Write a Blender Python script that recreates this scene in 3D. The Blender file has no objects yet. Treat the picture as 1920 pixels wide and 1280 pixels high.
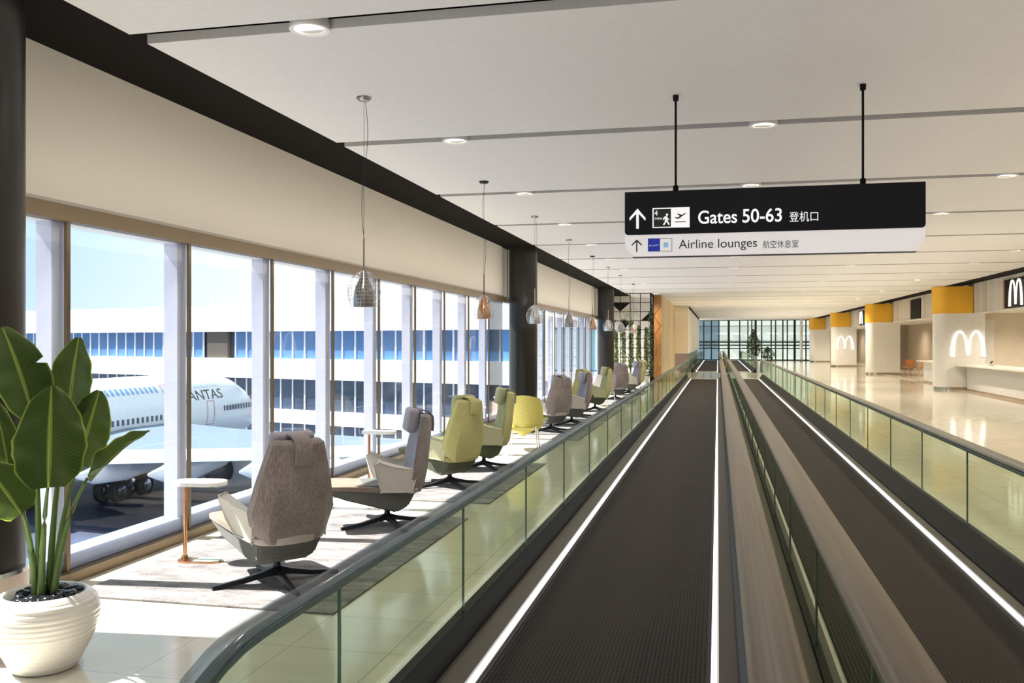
import bpy, bmesh, math, random
from mathutils import Vector, Matrix, noise
random.seed(7)
PI = math.pi
sc = bpy.context.scene
COL = sc.collection
H = 1.75
F = 1700.0
YAW = math.atan(386/1700)
CS, SN = math.cos(YAW), math.sin(YAW)

# ------------------------------------------------------------------ survey helpers (sight line -> place)
def P(u, v, d):
    a = (u-960)/F*d
    return Vector((a*CS-d*SN, a*SN+d*CS, H-(v-640)/F*d))
def XY(u, Y, v=640):           # point of the sight line at the plane y = Y
    t = (u-960)/F
    X = Y*(t*CS-SN)/(CS+t*SN)
    d = -X*SN+Y*CS
    return Vector((X, Y, H-(v-640)/F*d))

# ------------------------------------------------------------------ materials
MATS = {}
def nodes_of(name):
    m = bpy.data.materials.new(name); m.use_nodes = True
    nt = m.node_tree; nt.nodes.clear()
    out = nt.nodes.new('ShaderNodeOutputMaterial')
    return m, nt, out
def pbr(name, col, rough=.5, metal=0, spec=.5, noise_scale=None, amt=.15, bump=0, emis=None, estr=0, sheen=0, stretch=None, coat=0):
    if name in MATS: return MATS[name]
    m, nt, out = nodes_of(name)
    b = nt.nodes.new('ShaderNodeBsdfPrincipled')
    b.inputs['Base Color'].default_value = (*col, 1); b.inputs['Roughness'].default_value = rough
    b.inputs['Metallic'].default_value = metal; b.inputs['Specular IOR Level'].default_value = spec
    if coat: b.inputs['Coat Weight'].default_value = coat; b.inputs['Coat Roughness'].default_value = .05
    if sheen: b.inputs['Sheen Weight'].default_value = sheen
    if emis: b.inputs['Emission Color'].default_value = (*emis, 1); b.inputs['Emission Strength'].default_value = estr
    ns = noise_scale or 6
    tc = nt.nodes.new('ShaderNodeTexCoord'); n = nt.nodes.new('ShaderNodeTexNoise')
    n.inputs['Scale'].default_value = ns; n.inputs['Detail'].default_value = 4
    if stretch:
        mp = nt.nodes.new('ShaderNodeMapping'); mp.inputs['Scale'].default_value = stretch
        nt.links.new(tc.outputs['Object'], mp.inputs['Vector']); nt.links.new(mp.outputs['Vector'], n.inputs['Vector'])
    else:
        nt.links.new(tc.outputs['Object'], n.inputs['Vector'])
    r = nt.nodes.new('ShaderNodeValToRGB')
    a = amt if noise_scale else .03
    r.color_ramp.elements[0].position = .3; r.color_ramp.elements[1].position = .7
    r.color_ramp.elements[0].color = (*[c*(1-a) for c in col], 1)
    r.color_ramp.elements[1].color = (*[min(1, c*(1+a)) for c in col], 1)
    nt.links.new(n.outputs['Fac'], r.inputs['Fac']); nt.links.new(r.outputs['Color'], b.inputs['Base Color'])
    if bump:
        bp = nt.nodes.new('ShaderNodeBump'); bp.inputs['Strength'].default_value = bump; bp.inputs['Distance'].default_value = .01
        nt.links.new(n.outputs['Fac'], bp.inputs['Height']); nt.links.new(bp.outputs['Normal'], b.inputs['Normal'])
    nt.links.new(b.outputs['BSDF'], out.inputs['Surface'])
    MATS[name] = m
    return m
def emit(name, col, s):
    if name in MATS: return MATS[name]
    m, nt, out = nodes_of(name)
    e = nt.nodes.new('ShaderNodeEmission'); e.inputs['Color'].default_value = (*col, 1); e.inputs['Strength'].default_value = s
    nt.links.new(e.outputs[0], out.inputs['Surface']); MATS[name] = m
    return m
def glass(name, tint, rough=.0, ior=1.45, gain=1.0, flat=None):
    if name in MATS: return MATS[name]
    m, nt, out = nodes_of(name)
    t = nt.nodes.new('ShaderNodeBsdfTransparent'); t.inputs['Color'].default_value = (*tint, 1)
    g = nt.nodes.new('ShaderNodeBsdfGlossy'); g.inputs['Roughness'].default_value = rough
    f = nt.nodes.new('ShaderNodeFresnel'); f.inputs['IOR'].default_value = ior
    k = nt.nodes.new('ShaderNodeMath'); k.operation = 'MULTIPLY'; k.inputs[1].default_value = gain; k.use_clamp = True
    mx = nt.nodes.new('ShaderNodeMixShader')
    nt.links.new(f.outputs[0], k.inputs[0]); nt.links.new(k.outputs[0], mx.inputs[0])
    if flat is not None:
        nt.links.remove(mx.inputs[0].links[0]); mx.inputs[0].default_value = flat
    nt.links.new(t.outputs[0], mx.inputs[1]); nt.links.new(g.outputs[0], mx.inputs[2])
    nt.links.new(mx.outputs[0], out.inputs['Surface']); MATS[name] = m
    return m
def fabric(name, c1, c2, scale=260, stretch=(1, 1, .25)):
    if name in MATS: return MATS[name]
    m, nt, out = nodes_of(name)
    b = nt.nodes.new('ShaderNodeBsdfPrincipled'); b.inputs['Roughness'].default_value = .9
    b.inputs['Specular IOR Level'].default_value = .15; b.inputs['Sheen Weight'].default_value = .25
    tc = nt.nodes.new('ShaderNodeTexCoord'); mp = nt.nodes.new('ShaderNodeMapping'); mp.inputs['Scale'].default_value = stretch
    n = nt.nodes.new('ShaderNodeTexNoise'); n.inputs['Scale'].default_value = scale; n.inputs['Detail'].default_value = 3
    n2 = nt.nodes.new('ShaderNodeTexNoise'); n2.inputs['Scale'].default_value = 5
    ad = nt.nodes.new('ShaderNodeMath'); ad.operation = 'MULTIPLY_ADD'; ad.inputs[1].default_value = .35; 
    r = nt.nodes.new('ShaderNodeValToRGB')
    r.color_ramp.elements[0].position = .48; r.color_ramp.elements[1].position = .86
    r.color_ramp.elements[0].color = (*c1, 1); r.color_ramp.elements[1].color = (*c2, 1)
    bp = nt.nodes.new('ShaderNodeBump'); bp.inputs['Strength'].default_value = .2; bp.inputs['Distance'].default_value = .002
    nt.links.new(tc.outputs['Object'], mp.inputs['Vector']); nt.links.new(mp.outputs['Vector'], n.inputs['Vector'])
    nt.links.new(tc.outputs['Object'], n2.inputs['Vector'])
    nt.links.new(n2.outputs['Fac'], ad.inputs[0]); nt.links.new(n.outputs['Fac'], ad.inputs[2])
    nt.links.new(ad.outputs[0], r.inputs['Fac']); nt.links.new(r.outputs['Color'], b.inputs['Base Color'])
    nt.links.new(n.outputs['Fac'], bp.inputs['Height']); nt.links.new(bp.outputs['Normal'], b.inputs['Normal'])
    nt.links.new(b.outputs['BSDF'], out.inputs['Surface']); MATS[name] = m
    return m
def stripes(name, cols, axis, period, rough=.5, sharp=False, noise_amt=0):
    """vertical board pattern: a white-noise tone per board along one object axis"""
    if name in MATS: return MATS[name]
    m, nt, out = nodes_of(name)
    b = nt.nodes.new('ShaderNodeBsdfPrincipled'); b.inputs['Roughness'].default_value = rough
    tc = nt.nodes.new('ShaderNodeTexCoord'); sx = nt.nodes.new('ShaderNodeSeparateXYZ')
    nt.links.new(tc.outputs['Object'], sx.inputs[0])
    d = nt.nodes.new('ShaderNodeMath'); d.operation = 'DIVIDE'; d.inputs[1].default_value = period
    nt.links.new(sx.outputs[axis], d.inputs[0])
    fl = nt.nodes.new('ShaderNodeMath'); fl.operation = 'FLOOR'; nt.links.new(d.outputs[0], fl.inputs[0])
    wn = nt.nodes.new('ShaderNodeTexWhiteNoise'); wn.noise_dimensions = '1D'; nt.links.new(fl.outputs[0], wn.inputs['W'])
    r = nt.nodes.new('ShaderNodeValToRGB'); r.color_ramp.interpolation = 'CONSTANT' if sharp else 'LINEAR'
    while len(r.color_ramp.elements) < len(cols): r.color_ramp.elements.new(.5)
    for i, c in enumerate(cols):
        r.color_ramp.elements[i].position = i/len(cols) if sharp else i/(len(cols)-1); r.color_ramp.elements[i].color = (*c, 1)
    nt.links.new(wn.outputs['Value'], r.inputs['Fac'])
    fr = nt.nodes.new('ShaderNodeMath'); fr.operation = 'FRACT'; nt.links.new(d.outputs[0], fr.inputs[0])
    lt = nt.nodes.new('ShaderNodeMath'); lt.operation = 'LESS_THAN'; lt.inputs[1].default_value = .07; nt.links.new(fr.outputs[0], lt.inputs[0])
    mx = nt.nodes.new('ShaderNodeMix'); mx.data_type = 'RGBA'
    mx.inputs['B'].default_value = (*[c*.55 for c in cols[0]], 1)
    nt.links.new(lt.outputs[0], mx.inputs['Factor']); nt.links.new(r.outputs['Color'], mx.inputs['A'])
    nt.links.new(mx.outputs['Result'], b.inputs['Base Color']); nt.links.new(b.outputs['BSDF'], out.inputs['Surface'])
    MATS[name] = m
    return m

def floor_mat():
    m, nt, out = nodes_of('polished_cream_tile')
    b = nt.nodes.new('ShaderNodeBsdfPrincipled'); b.inputs['Roughness'].default_value = .09; b.inputs['IOR'].default_value = 1.6
    b.inputs['Specular IOR Level'].default_value = .6
    tc = nt.nodes.new('ShaderNodeTexCoord')
    br = nt.nodes.new('ShaderNodeTexBrick'); br.offset = 0; br.inputs['Scale'].default_value = 1
    br.inputs['Brick Width'].default_value = .6; br.inputs['Row Height'].default_value = .6
    br.inputs['Mortar Size'].default_value = .0022; br.inputs['Mortar Smooth'].default_value = .1
    br.inputs['Color1'].default_value = (.72, .68, .58, 1); br.inputs['Color2'].default_value = (.77, .73, .63, 1)
    br.inputs['Mortar'].default_value = (.33, .30, .25, 1)
    n = nt.nodes.new('ShaderNodeTexNoise'); n.inputs['Scale'].default_value = 2.2; n.inputs['Detail'].default_value = 6
    mp = nt.nodes.new('ShaderNodeMapping'); mp.inputs['Scale'].default_value = (1, 3, 1)
    nt.links.new(tc.outputs['Object'], mp.inputs[0]); nt.links.new(mp.outputs[0], n.inputs['Vector'])
    mx = nt.nodes.new('ShaderNodeMix'); mx.data_type = 'RGBA'; mx.blend_type = 'MULTIPLY'; mx.inputs['Factor'].default_value = .25
    nt.links.new(tc.outputs['Object'], br.inputs['Vector']); nt.links.new(br.outputs['Color'], mx.inputs['A'])
    nt.links.new(n.outputs['Color'], mx.inputs['B'])
    r = nt.nodes.new('ShaderNodeValToRGB'); r.color_ramp.elements[0].color = (.82, .81, .78, 1); r.color_ramp.elements[1].color = (1, 1, 1, 1)
    nt.links.new(n.outputs['Fac'], r.inputs['Fac']); nt.links.new(r.outputs['Color'], mx.inputs['B']); mx.inputs['Factor'].default_value = 1
    nt.links.new(mx.outputs['Result'], b.inputs['Base Color']); nt.links.new(b.outputs['BSDF'], out.inputs['Surface'])
    return m
def belt_mat():
    m, nt, out = nodes_of('ribbed_dark_belt')
    b = nt.nodes.new('ShaderNodeBsdfPrincipled'); b.inputs['Roughness'].default_value = .6; b.inputs['Specular IOR Level'].default_value = .12
    tc = nt.nodes.new('ShaderNodeTexCoord')
    w = nt.nodes.new('ShaderNodeTexWave'); w.bands_direction = 'X'; w.inputs['Scale'].default_value = 14
    w2 = nt.nodes.new('ShaderNodeTexWave'); w2.bands_direction = 'Y'; w2.inputs['Scale'].default_value = 5
    nt.links.new(tc.outputs['Object'], w.inputs['Vector']); nt.links.new(tc.outputs['Object'], w2.inputs['Vector'])
    ad = nt.nodes.new('ShaderNodeMath'); ad.operation = 'MULTIPLY_ADD'; ad.inputs[1].default_value = .2
    nt.links.new(w2.outputs['Fac'], ad.inputs[0]); nt.links.new(w.outputs['Fac'], ad.inputs[2])
    r = nt.nodes.new('ShaderNodeValToRGB'); r.color_ramp.elements[0].color = (.010, .008, .007, 1); r.color_ramp.elements[1].color = (.034, .025, .022, 1)
    nt.links.new(ad.outputs[0], r.inputs['Fac']); nt.links.new(r.outputs['Color'], b.inputs['Base Color'])
    bp = nt.nodes.new('ShaderNodeBump'); bp.inputs['Strength'].default_value = .4; bp.inputs['Distance'].default_value = .006
    nt.links.new(ad.outputs[0], bp.inputs['Height']); nt.links.new(bp.outputs['Normal'], b.inputs['Normal'])
    nt.links.new(b.outputs['BSDF'], out.inputs['Surface'])
    return m
def leaf_mat():
    m, nt, out = nodes_of('banana_leaf_green')
    uv = nt.nodes.new('ShaderNodeUVMap'); sp = nt.nodes.new('ShaderNodeSeparateXYZ'); nt.links.new(uv.outputs[0], sp.inputs[0])
    w = nt.nodes.new('ShaderNodeTexWave'); w.bands_direction = 'X'; w.inputs['Scale'].default_value = 9; w.inputs['Distortion'].default_value = 2.5
    w.inputs['Detail'].default_value = 2
    nt.links.new(uv.outputs[0], w.inputs['Vector'])
    r = nt.nodes.new('ShaderNodeValToRGB'); r.color_ramp.elements[0].color = (.022, .042, .008, 1); r.color_ramp.elements[1].color = (.034, .062, .012, 1)
    nt.links.new(w.outputs['Fac'], r.inputs['Fac'])
    ab = nt.nodes.new('ShaderNodeMath'); ab.operation = 'SUBTRACT'; ab.inputs[1].default_value = .5; nt.links.new(sp.outputs[1], ab.inputs[0])
    a2 = nt.nodes.new('ShaderNodeMath'); a2.operation = 'ABSOLUTE'; nt.links.new(ab.outputs[0], a2.inputs[0])
    e = nt.nodes.new('ShaderNodeValToRGB'); e.color_ramp.elements[0].position = .0; e.color_ramp.elements[0].color = (1, 1, 1, 1)
    e.color_ramp.elements[1].position = .045; e.color_ramp.elements[1].color = (0, 0, 0, 1)
    x = e.color_ramp.elements.new(.46); x.color = (0, 0, 0, 1); x = e.color_ramp.elements.new(.5); x.color = (.8, .8, .8, 1)
    nt.links.new(a2.outputs[0], e.inputs['Fac'])
    mx = nt.nodes.new('ShaderNodeMix'); mx.data_type = 'RGBA'; mx.inputs['B'].default_value = (.24, .32, .05, 1)
    nt.links.new(e.outputs['Color'], mx.inputs['Factor']); nt.links.new(r.outputs['Color'], mx.inputs['A'])
    b = nt.nodes.new('ShaderNodeBsdfPrincipled'); b.inputs['Roughness'].default_value = .38
    t = nt.nodes.new('ShaderNodeBsdfTranslucent')
    hs = nt.nodes.new('ShaderNodeHueSaturation'); hs.inputs['Value'].default_value = 3.3; hs.inputs['Hue'].default_value = .47
    nt.links.new(mx.outputs['Result'], hs.inputs['Color']); nt.links.new(hs.outputs['Color'], t.inputs['Color'])
    nt.links.new(mx.outputs['Result'], b.inputs['Base Color'])
    s = nt.nodes.new('ShaderNodeMixShader'); s.inputs[0].default_value = .42
    nt.links.new(b.outputs[0], s.inputs[1]); nt.links.new(t.outputs[0], s.inputs[2]); nt.links.new(s.outputs[0], out.inputs['Surface'])
    return m

M = dict(
    floor=floor_mat(), belt=belt_mat(), leaf=leaf_mat(),
    panel=pbr('ceiling_panel_white', (.72, .70, .68), .75, noise_scale=30, amt=.03),
    soffit=pbr('dark_soffit', (.012, .0105, .009), .9, 0, .05),
    blind=pbr('cream_blind', (.86, .785, .67), .85, noise_scale=60, amt=.04, stretch=(1, 1, 6)),
    bronze=pbr('bronze_frame', (.20, .145, .085), .42, .5),
    fin=pbr('white_fin', (.60, .60, .70), .5),
    pane=glass('window_glass', (.97, .985, 1.0), 0, 1.45, .8),
    balu=glass('green_balustrade_glass', (.85, .905, .815), .015, 1.40, .38, .04),
    rail=pbr('rubber_handrail', (.135, .102, .060), .34, 0, .45, noise_scale=3, amt=.30, stretch=(26, .12, 8)),
    deck=pbr('brown_deck', (.10, .080, .072), .5, .2),
    skirt=pbr('black_skirt', (.010, .010, .009), .5, 0, .15),
    led=emit('white_led', (.95, .97, 1.0), 3.4),
    comb=pbr('brushed_steel', (.62, .59, .55), .35, .7, noise_scale=20, stretch=(1, 12, 1)),
    seam=pbr('glass_edge_seal', (.16, .23, .21), .3),
    colblk=pbr('black_column_paint', (.020, .018, .016), .32),
    marble=pbr('pink_marble', (.62, .50, .43), .25, noise_scale=4, amt=.25, stretch=(1, 1, .3)),
    chrome=pbr('chrome', (.75, .76, .78), .12, 1),
    white=pbr('white_satin', (.86, .85, .83), .4),
    pier=pbr('cream_pier', (.84, .82, .78), .4),
    yellow=pbr('yellow_cap', (.80, .44, .03), .45),
    cream=pbr('cream_wall', (.78, .70, .55), .7),
    ivory=pbr('ivory_wall', (.80, .77, .70), .6),
    beige=pbr('beige_wall', (.78, .70, .58), .7, noise_scale=2, amt=.05),
    taupe=pbr('taupe_wall', (.33, .27, .205), .75),
    black=pbr('black_matt', (.010, .010, .010), .7, 0, .15),
    metal_black=pbr('black_base_metal', (.018, .020, .026), .35, .3),
    copper=pbr('copper', (.72, .38, .20), .22, 1),
    smoke=pbr('smoked_chrome', (.34, .31, .29), .2, .9),
    green=pbr('sage_green', (.28, .42, .34), .5),
    pot=pbr('white_ceramic', (.82, .79, .74), .22, coat=.4),
    pebble=pbr('black_pebble', (.013, .014, .018), .22),
    stem=pbr('green_stem', (.10, .17, .035), .45, noise_scale=14, amt=.3, stretch=(1, 1, .15)),
    signblk=pbr('sign_black', (.008, .008, .013), .35, 0, .25),
    signwht=pbr('sign_white', (.80, .77, .78), .4, emis=(1, .97, .97), estr=.32),
    lit=emit('lit_letters', (1, .985, .96), .92),
    ink=pbr('dark_ink', (.03, .03, .035), .5),
    icon=pbr('icon_dark', (.02, .022, .02), .4),
    blue=pbr('logo_blue', (.01, .03, .36), .4, emis=(.01, .03, .4), estr=.3),
    sky=pbr('logo_light_blue', (.25, .60, .85), .4, emis=(.25, .6, .85), estr=.3),
    arch=emit('glowing_white', (1, .93, .80), 1.9),
    lamp=emit('warm_lamp', (1, .86, .62), 9),
    apron=pbr('apron_asphalt', (.04, .06, .12), .6, noise_scale=.25, amt=.45, stretch=(.5, 2, 1)),
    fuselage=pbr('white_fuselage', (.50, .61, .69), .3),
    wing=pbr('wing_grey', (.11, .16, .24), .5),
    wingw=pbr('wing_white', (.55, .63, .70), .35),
    tyre=pbr('tyre', (.02, .02, .022), .7),
    steel=pbr('steel_grey', (.35, .37, .40), .35, .6),
    facade=pbr('facade_white', (.88, .90, .92), .7),
    fglass=pbr('facade_blue_glass', (.09, .21, .43), .2, 0, .35, noise_scale=.25, amt=.25),
    fdark=pbr('facade_dark_glass', (.05, .075, .13), .15, 0, .7, noise_scale=.3, amt=.4),
    fteal=pbr('facade_teal_glass', (.25, .52, .62), .2),
    fbrown=pbr('brown_panel', (.10, .085, .07), .5),
    rust=pbr('copper_timber', (.42, .20, .065), .4, noise_scale=3, amt=.25, stretch=(3, 3, .5)),
    slat=stripes('timber_boards', [(.45, .30, .13), (.72, .58, .36), (.60, .44, .22)], 1, .45, .5),
    frieze=stripes('frieze_boards', [(.56, .50, .42), (.76, .71, .64), (.66, .60, .53), (.74, .70, .66)], 1, .28, .6),
    orange=pbr('orange_timber', (.42, .17, .05), .45),
    pine=pbr('pale_timber', (.75, .52, .28), .5),
    redbrown=pbr('dark_red_brown', (.10, .045, .03), .5),
    vine=pbr('vine_leaf', (.30, .36, .13), .6, noise_scale=8, amt=.45),
    vine2=pbr('shrub_leaf', (.09, .14, .05), .6, noise_scale=3, amt=.4),
    bark=pbr('bark', (.10, .07, .04), .8),
    cwall=pbr('curtain_wall_dark', (.012, .016, .02), .4),
    cglass=glass('curtain_glass', (.80, .84, .81), 0, 1.5),
    cdark=glass('curtain_glass_dark', (.20, .28, .36), 0, 1.5),
    greyb=pbr('pale_grey_building', (.74, .77, .73), .7),
    mat=pbr('brown_threshold', (.36, .28, .20), .6, noise_scale=8, amt=.15),
    screen=pbr('dark_plastic', (.03, .03, .035), .3),
    yshell=pbr('yellow_shell', (.72, .64, .18), .5, noise_scale=40, amt=.06),
    lshell=pbr('lilac_shell', (.60, .55, .56), .6, noise_scale=40, amt=.06),
    rug=None,
)
def rug_mat():
    m, nt, out = nodes_of('charcoal_rug')
    b = nt.nodes.new('ShaderNodeBsdfPrincipled'); b.inputs['Roughness'].default_value = 1; b.inputs['Specular IOR Level'].default_value = .05
    tc = nt.nodes.new('ShaderNodeTexCoord')
    mp = nt.nodes.new('ShaderNodeMapping'); mp.inputs['Scale'].default_value = (1, 2.5, 1)
    n = nt.nodes.new('ShaderNodeTexNoise'); n.inputs['Scale'].default_value = 2.3; n.inputs['Detail'].default_value = 8; n.inputs['Roughness'].default_value = .75
    n2 = nt.nodes.new('ShaderNodeTexNoise'); n2.inputs['Scale'].default_value = 160
    nt.links.new(tc.outputs['Object'], mp.inputs[0]); nt.links.new(mp.outputs[0], n.inputs['Vector']); nt.links.new(tc.outputs['Object'], n2.inputs['Vector'])
    ad = nt.nodes.new('ShaderNodeMath'); ad.operation = 'MULTIPLY_ADD'; ad.inputs[1].default_value = .5
    nt.links.new(n2.outputs['Fac'], ad.inputs[0]); nt.links.new(n.outputs['Fac'], ad.inputs[2])
    r = nt.nodes.new('ShaderNodeValToRGB'); r.color_ramp.elements[0].position = .5; r.color_ramp.elements[1].position = .95
    r.color_ramp.elements[0].color = (.075, .074, .082, 1); r.color_ramp.elements[1].color = (.42, .395, .385, 1)
    nt.links.new(ad.outputs[0], r.inputs['Fac']); nt.links.new(r.outputs['Color'], b.inputs['Base Color'])
    bp = nt.nodes.new('ShaderNodeBump'); bp.inputs['Strength'].default_value = .6; bp.inputs['Distance'].default_value = .01
    nt.links.new(n2.outputs['Fac'], bp.inputs['Height']); nt.links.new(bp.outputs['Normal'], b.inputs['Normal'])
    nt.links.new(b.outputs[0], out.inputs['Surface'])
    return m
M['rug'] = rug_mat()
def rail_clear():
    m, nt, out = nodes_of('clear_smoky_rail')
    t = nt.nodes.new('ShaderNodeBsdfTransparent'); t.inputs['Color'].default_value = (.80, .85, .90, 1)
    b = nt.nodes.new('ShaderNodeBsdfPrincipled'); b.inputs['Base Color'].default_value = (.16, .17, .17, 1); b.inputs['Roughness'].default_value = .12
    b.inputs['Specular IOR Level'].default_value = .9
    tc = nt.nodes.new('ShaderNodeTexCoord'); mp = nt.nodes.new('ShaderNodeMapping'); mp.inputs['Scale'].default_value = (30, .1, 10)
    n = nt.nodes.new('ShaderNodeTexNoise'); n.inputs['Scale'].default_value = 2
    nt.links.new(tc.outputs['Object'], mp.inputs[0]); nt.links.new(mp.outputs[0], n.inputs['Vector'])
    r = nt.nodes.new('ShaderNodeValToRGB'); r.color_ramp.elements[0].position = .3; r.color_ramp.elements[1].position = .7
    r.color_ramp.elements[0].color = (.14, .14, .14, 1); r.color_ramp.elements[1].color = (.38, .38, .38, 1)
    nt.links.new(n.outputs['Fac'], r.inputs['Fac'])
    x = nt.nodes.new('ShaderNodeMixShader'); nt.links.new(r.outputs['Color'], x.inputs[0])
    nt.links.new(t.outputs[0], x.inputs[1]); nt.links.new(b.outputs[0], x.inputs[2]); nt.links.new(x.outputs[0], out.inputs['Surface'])
    return m
M['railc'] = rail_clear()
M['raild'] = pbr('dark_green_handrail', (.06, .066, .052), .24, 0, .8)
FAB = {
    'taupe': dict(back=fabric('taupe_weave', (.17, .14, .14), (.37, .31, .30), 230, (1, 1, .10)), front=fabric('lilac_grey_weave', (.27, .25, .29), (.46, .43, .48), 200, (1, 1, 1)),
                  arm=fabric('pale_stone_felt', (.60, .56, .50), (.74, .70, .63), 200, (1, 1, 1)), seat=fabric('brown_weave', (.17, .13, .095), (.33, .26, .20), 200, (.3, 1, 1)),
                  shell=fabric('charcoal_felt', (.085, .088, .082), (.16, .16, .15), 200, (1, 1, 1)), band=fabric('stone_band', (.42, .39, .36), (.55, .51, .47), 200, (1, 1, 1))),
    'olive': dict(back=fabric('olive_weave', (.44, .41, .15), (.60, .57, .26), 200, (1, 1, 1)), front=fabric('sage_olive_weave', (.36, .36, .17), (.52, .51, .29), 200, (1, 1, 1)),
                  arm=fabric('pale_olive_felt', (.50, .50, .28), (.64, .63, .40), 200, (1, 1, 1)), seat=fabric('moss_weave', (.07, .085, .03), (.14, .16, .06), 200, (1, 1, 1)),
                  shell=fabric('dark_moss_felt', (.065, .075, .040), (.12, .13, .075), 200, (1, 1, 1)), band=fabric('olive_band', (.40, .37, .12), (.50, .47, .17), 200, (1, 1, 1))),
}

# ------------------------------------------------------------------ mesh helpers
class MB:
    def __init__(s): s.bm = bmesh.new()
    def box(s, x0, x1, y0, y1, z0, z1, bev=0, mtx=None):
        r = bmesh.ops.create_cube(s.bm, size=1)
        vs = r['verts']
        for v in vs:
            v.co = Vector((x0+(v.co.x+.5)*(x1-x0), y0+(v.co.y+.5)*(y1-y0), z0+(v.co.z+.5)*(z1-z0)))
        if bev:
            es = list({e for v in vs for e in v.link_edges})
            rr = bmesh.ops.bevel(s.bm, geom=es, offset=bev, segments=3, affect='EDGES', profile=.5)
            vs = list({v for f in rr['faces'] for v in f.verts} | set(v for v in vs if v.is_valid))
        if mtx is not None:
            for v in vs: v.co = mtx @ v.co
        return s
    def face(s, pts):
        s.bm.faces.new([s.bm.verts.new(p) for p in pts]); return s
    def prism(s, pts, vec):
        """polygon pts (3-D, coplanar) pushed along vec"""
        vec = Vector(vec)
        a = [s.bm.verts.new(p) for p in pts]; b = [s.bm.verts.new(Vector(p)+vec) for p in pts]
        n = len(pts)
        s.bm.faces.new(a[::-1]); s.bm.faces.new(b)
        for i in range(n): s.bm.faces.new([a[i], a[(i+1) % n], b[(i+1) % n], b[i]])
        return s
    def tube(s, pts, r, seg=8, cap=True):
        pts = [Vector(p) for p in pts]; rings = []
        rs = r if isinstance(r, (list, tuple)) else [r]*len(pts)
        for i, p in enumerate(pts):
            d = (pts[min(i+1, len(pts)-1)]-pts[max(i-1, 0)]).normalized()
            up = Vector((0, 0, 1)) if abs(d.z) < .95 else Vector((1, 0, 0))
            a = d.cross(up).normalized(); b = a.cross(d)
            rings.append([s.bm.verts.new(p+(a*math.cos(2*PI*k/seg)+b*math.sin(2*PI*k/seg))*rs[i]) for k in range(seg)])
        s._skin(rings, cap); return s
    def _skin(s, rings, cap=True):
        n = len(rings[0])
        for i in range(len(rings)-1):
            for k in range(n):
                s.bm.faces.new([rings[i][k], rings[i][(k+1) % n], rings[i+1][(k+1) % n], rings[i+1][k]])
        if cap:
            s.bm.faces.new(rings[0][::-1]); s.bm.faces.new(rings[-1])
    def rings(s, rr, cap=True):
        s._skin([[s.bm.verts.new(p) for p in r] for r in rr], cap); return s
    def lathe(s, prof, seg=32, c=(0, 0, 0), cap=True):
        """prof [(r,z)] round the z axis at c"""
        s.rings([[Vector((c[0]+r*math.cos(2*PI*k/seg), c[1]+r*math.sin(2*PI*k/seg), c[2]+z)) for k in range(seg)] for r, z in prof], cap)
        return s
    def strip(s, prof, path):
        """closed profile [(a,b)] carried along path frames [(origin, avec, bvec)]"""
        s.rings([[o+a*va+b*vb for a, b in prof] for o, va, vb in path]); return s
    def build(s, name, mat, parent=None, smooth=False, angle=None, loc=None):
        bmesh.ops.recalc_face_normals(s.bm, faces=s.bm.faces[:])
        me = bpy.data.meshes.new(name); s.bm.to_mesh(me); s.bm.free()
        o = bpy.data.objects.new(name, me); COL.objects.link(o)
        me.materials.append(mat if not isinstance(mat, str) else M[mat])
        if smooth:
            for p in me.polygons: p.use_smooth = True
            if angle:
                try: me.set_sharp_from_angle(angle=math.radians(angle))
                except Exception: pass
        if parent is not None: o.parent = parent
        if loc is not None: o.location = loc
        return o
def empty(name, loc=(0, 0, 0), rz=0):
    o = bpy.data.objects.new(name, None); COL.objects.link(o); o.location = loc; o.rotation_euler = (0, 0, rz); o.empty_display_size = .1
    return o
def tag(o, label, cat, group=None):
    o['label'] = label; o['category'] = cat
    if group: o['group'] = group
    return o
def thing(name, label, cat, loc=(0, 0, 0), rz=0, group=None): return tag(empty(name, loc, rz), label, cat, group)
def struct(o): o['kind'] = 'structure'; return o
def subsurf(o, n=1):
    m = o.modifiers.new('smooth', 'SUBSURF'); m.levels = n; m.render_levels = n
    for p in o.data.polygons: p.use_smooth = True
    return o
def text_mesh(body):
    cu = bpy.data.curves.new('lettering', 'FONT'); cu.body = body; cu.size = 1; cu.offset = .012 if body[0] in 'G5' else 0
    o = bpy.data.objects.new('lettering', cu); COL.objects.link(o)
    dg = bpy.context.evaluated_depsgraph_get(); dg.update()
    me = bpy.data.meshes.new_from_object(o.evaluated_get(dg))
    bpy.data.objects.remove(o); bpy.data.curves.remove(cu)
    me.materials.clear()
    return me
def text_at(body, name, mat, origin, ax, ay, w, h, parent, thick=None):
    """lettering fitted to a w x h box whose lower left corner is origin"""
    me = text_mesh(body)
    xs = [v.co.x for v in me.vertices]; ys = [v.co.y for v in me.vertices]
    x0, x1, y0, y1 = min(xs), max(xs), min(ys), max(ys)
    for v in me.vertices:
        v.co = origin+ax*((v.co.x-x0)/(x1-x0)*w)+ay*((v.co.y-y0)/(y1-y0)*h)
    o = bpy.data.objects.new(name, me); COL.objects.link(o); me.materials.append(M[mat]); o.parent = parent
    return o

ORD = ['first', 'second', 'third', 'fourth', 'fifth', 'sixth', 'seventh', 'eighth', 'ninth', 'tenth']
# ================================================================== SHELL
Yn, Yf = -6.0, 88.0
ZC = 3.75
XW = -4.6
fl = MB().box(-5.0, 13.2, Yn, Yf, -.25, 0).build('floor', 'floor'); struct(fl)
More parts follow.
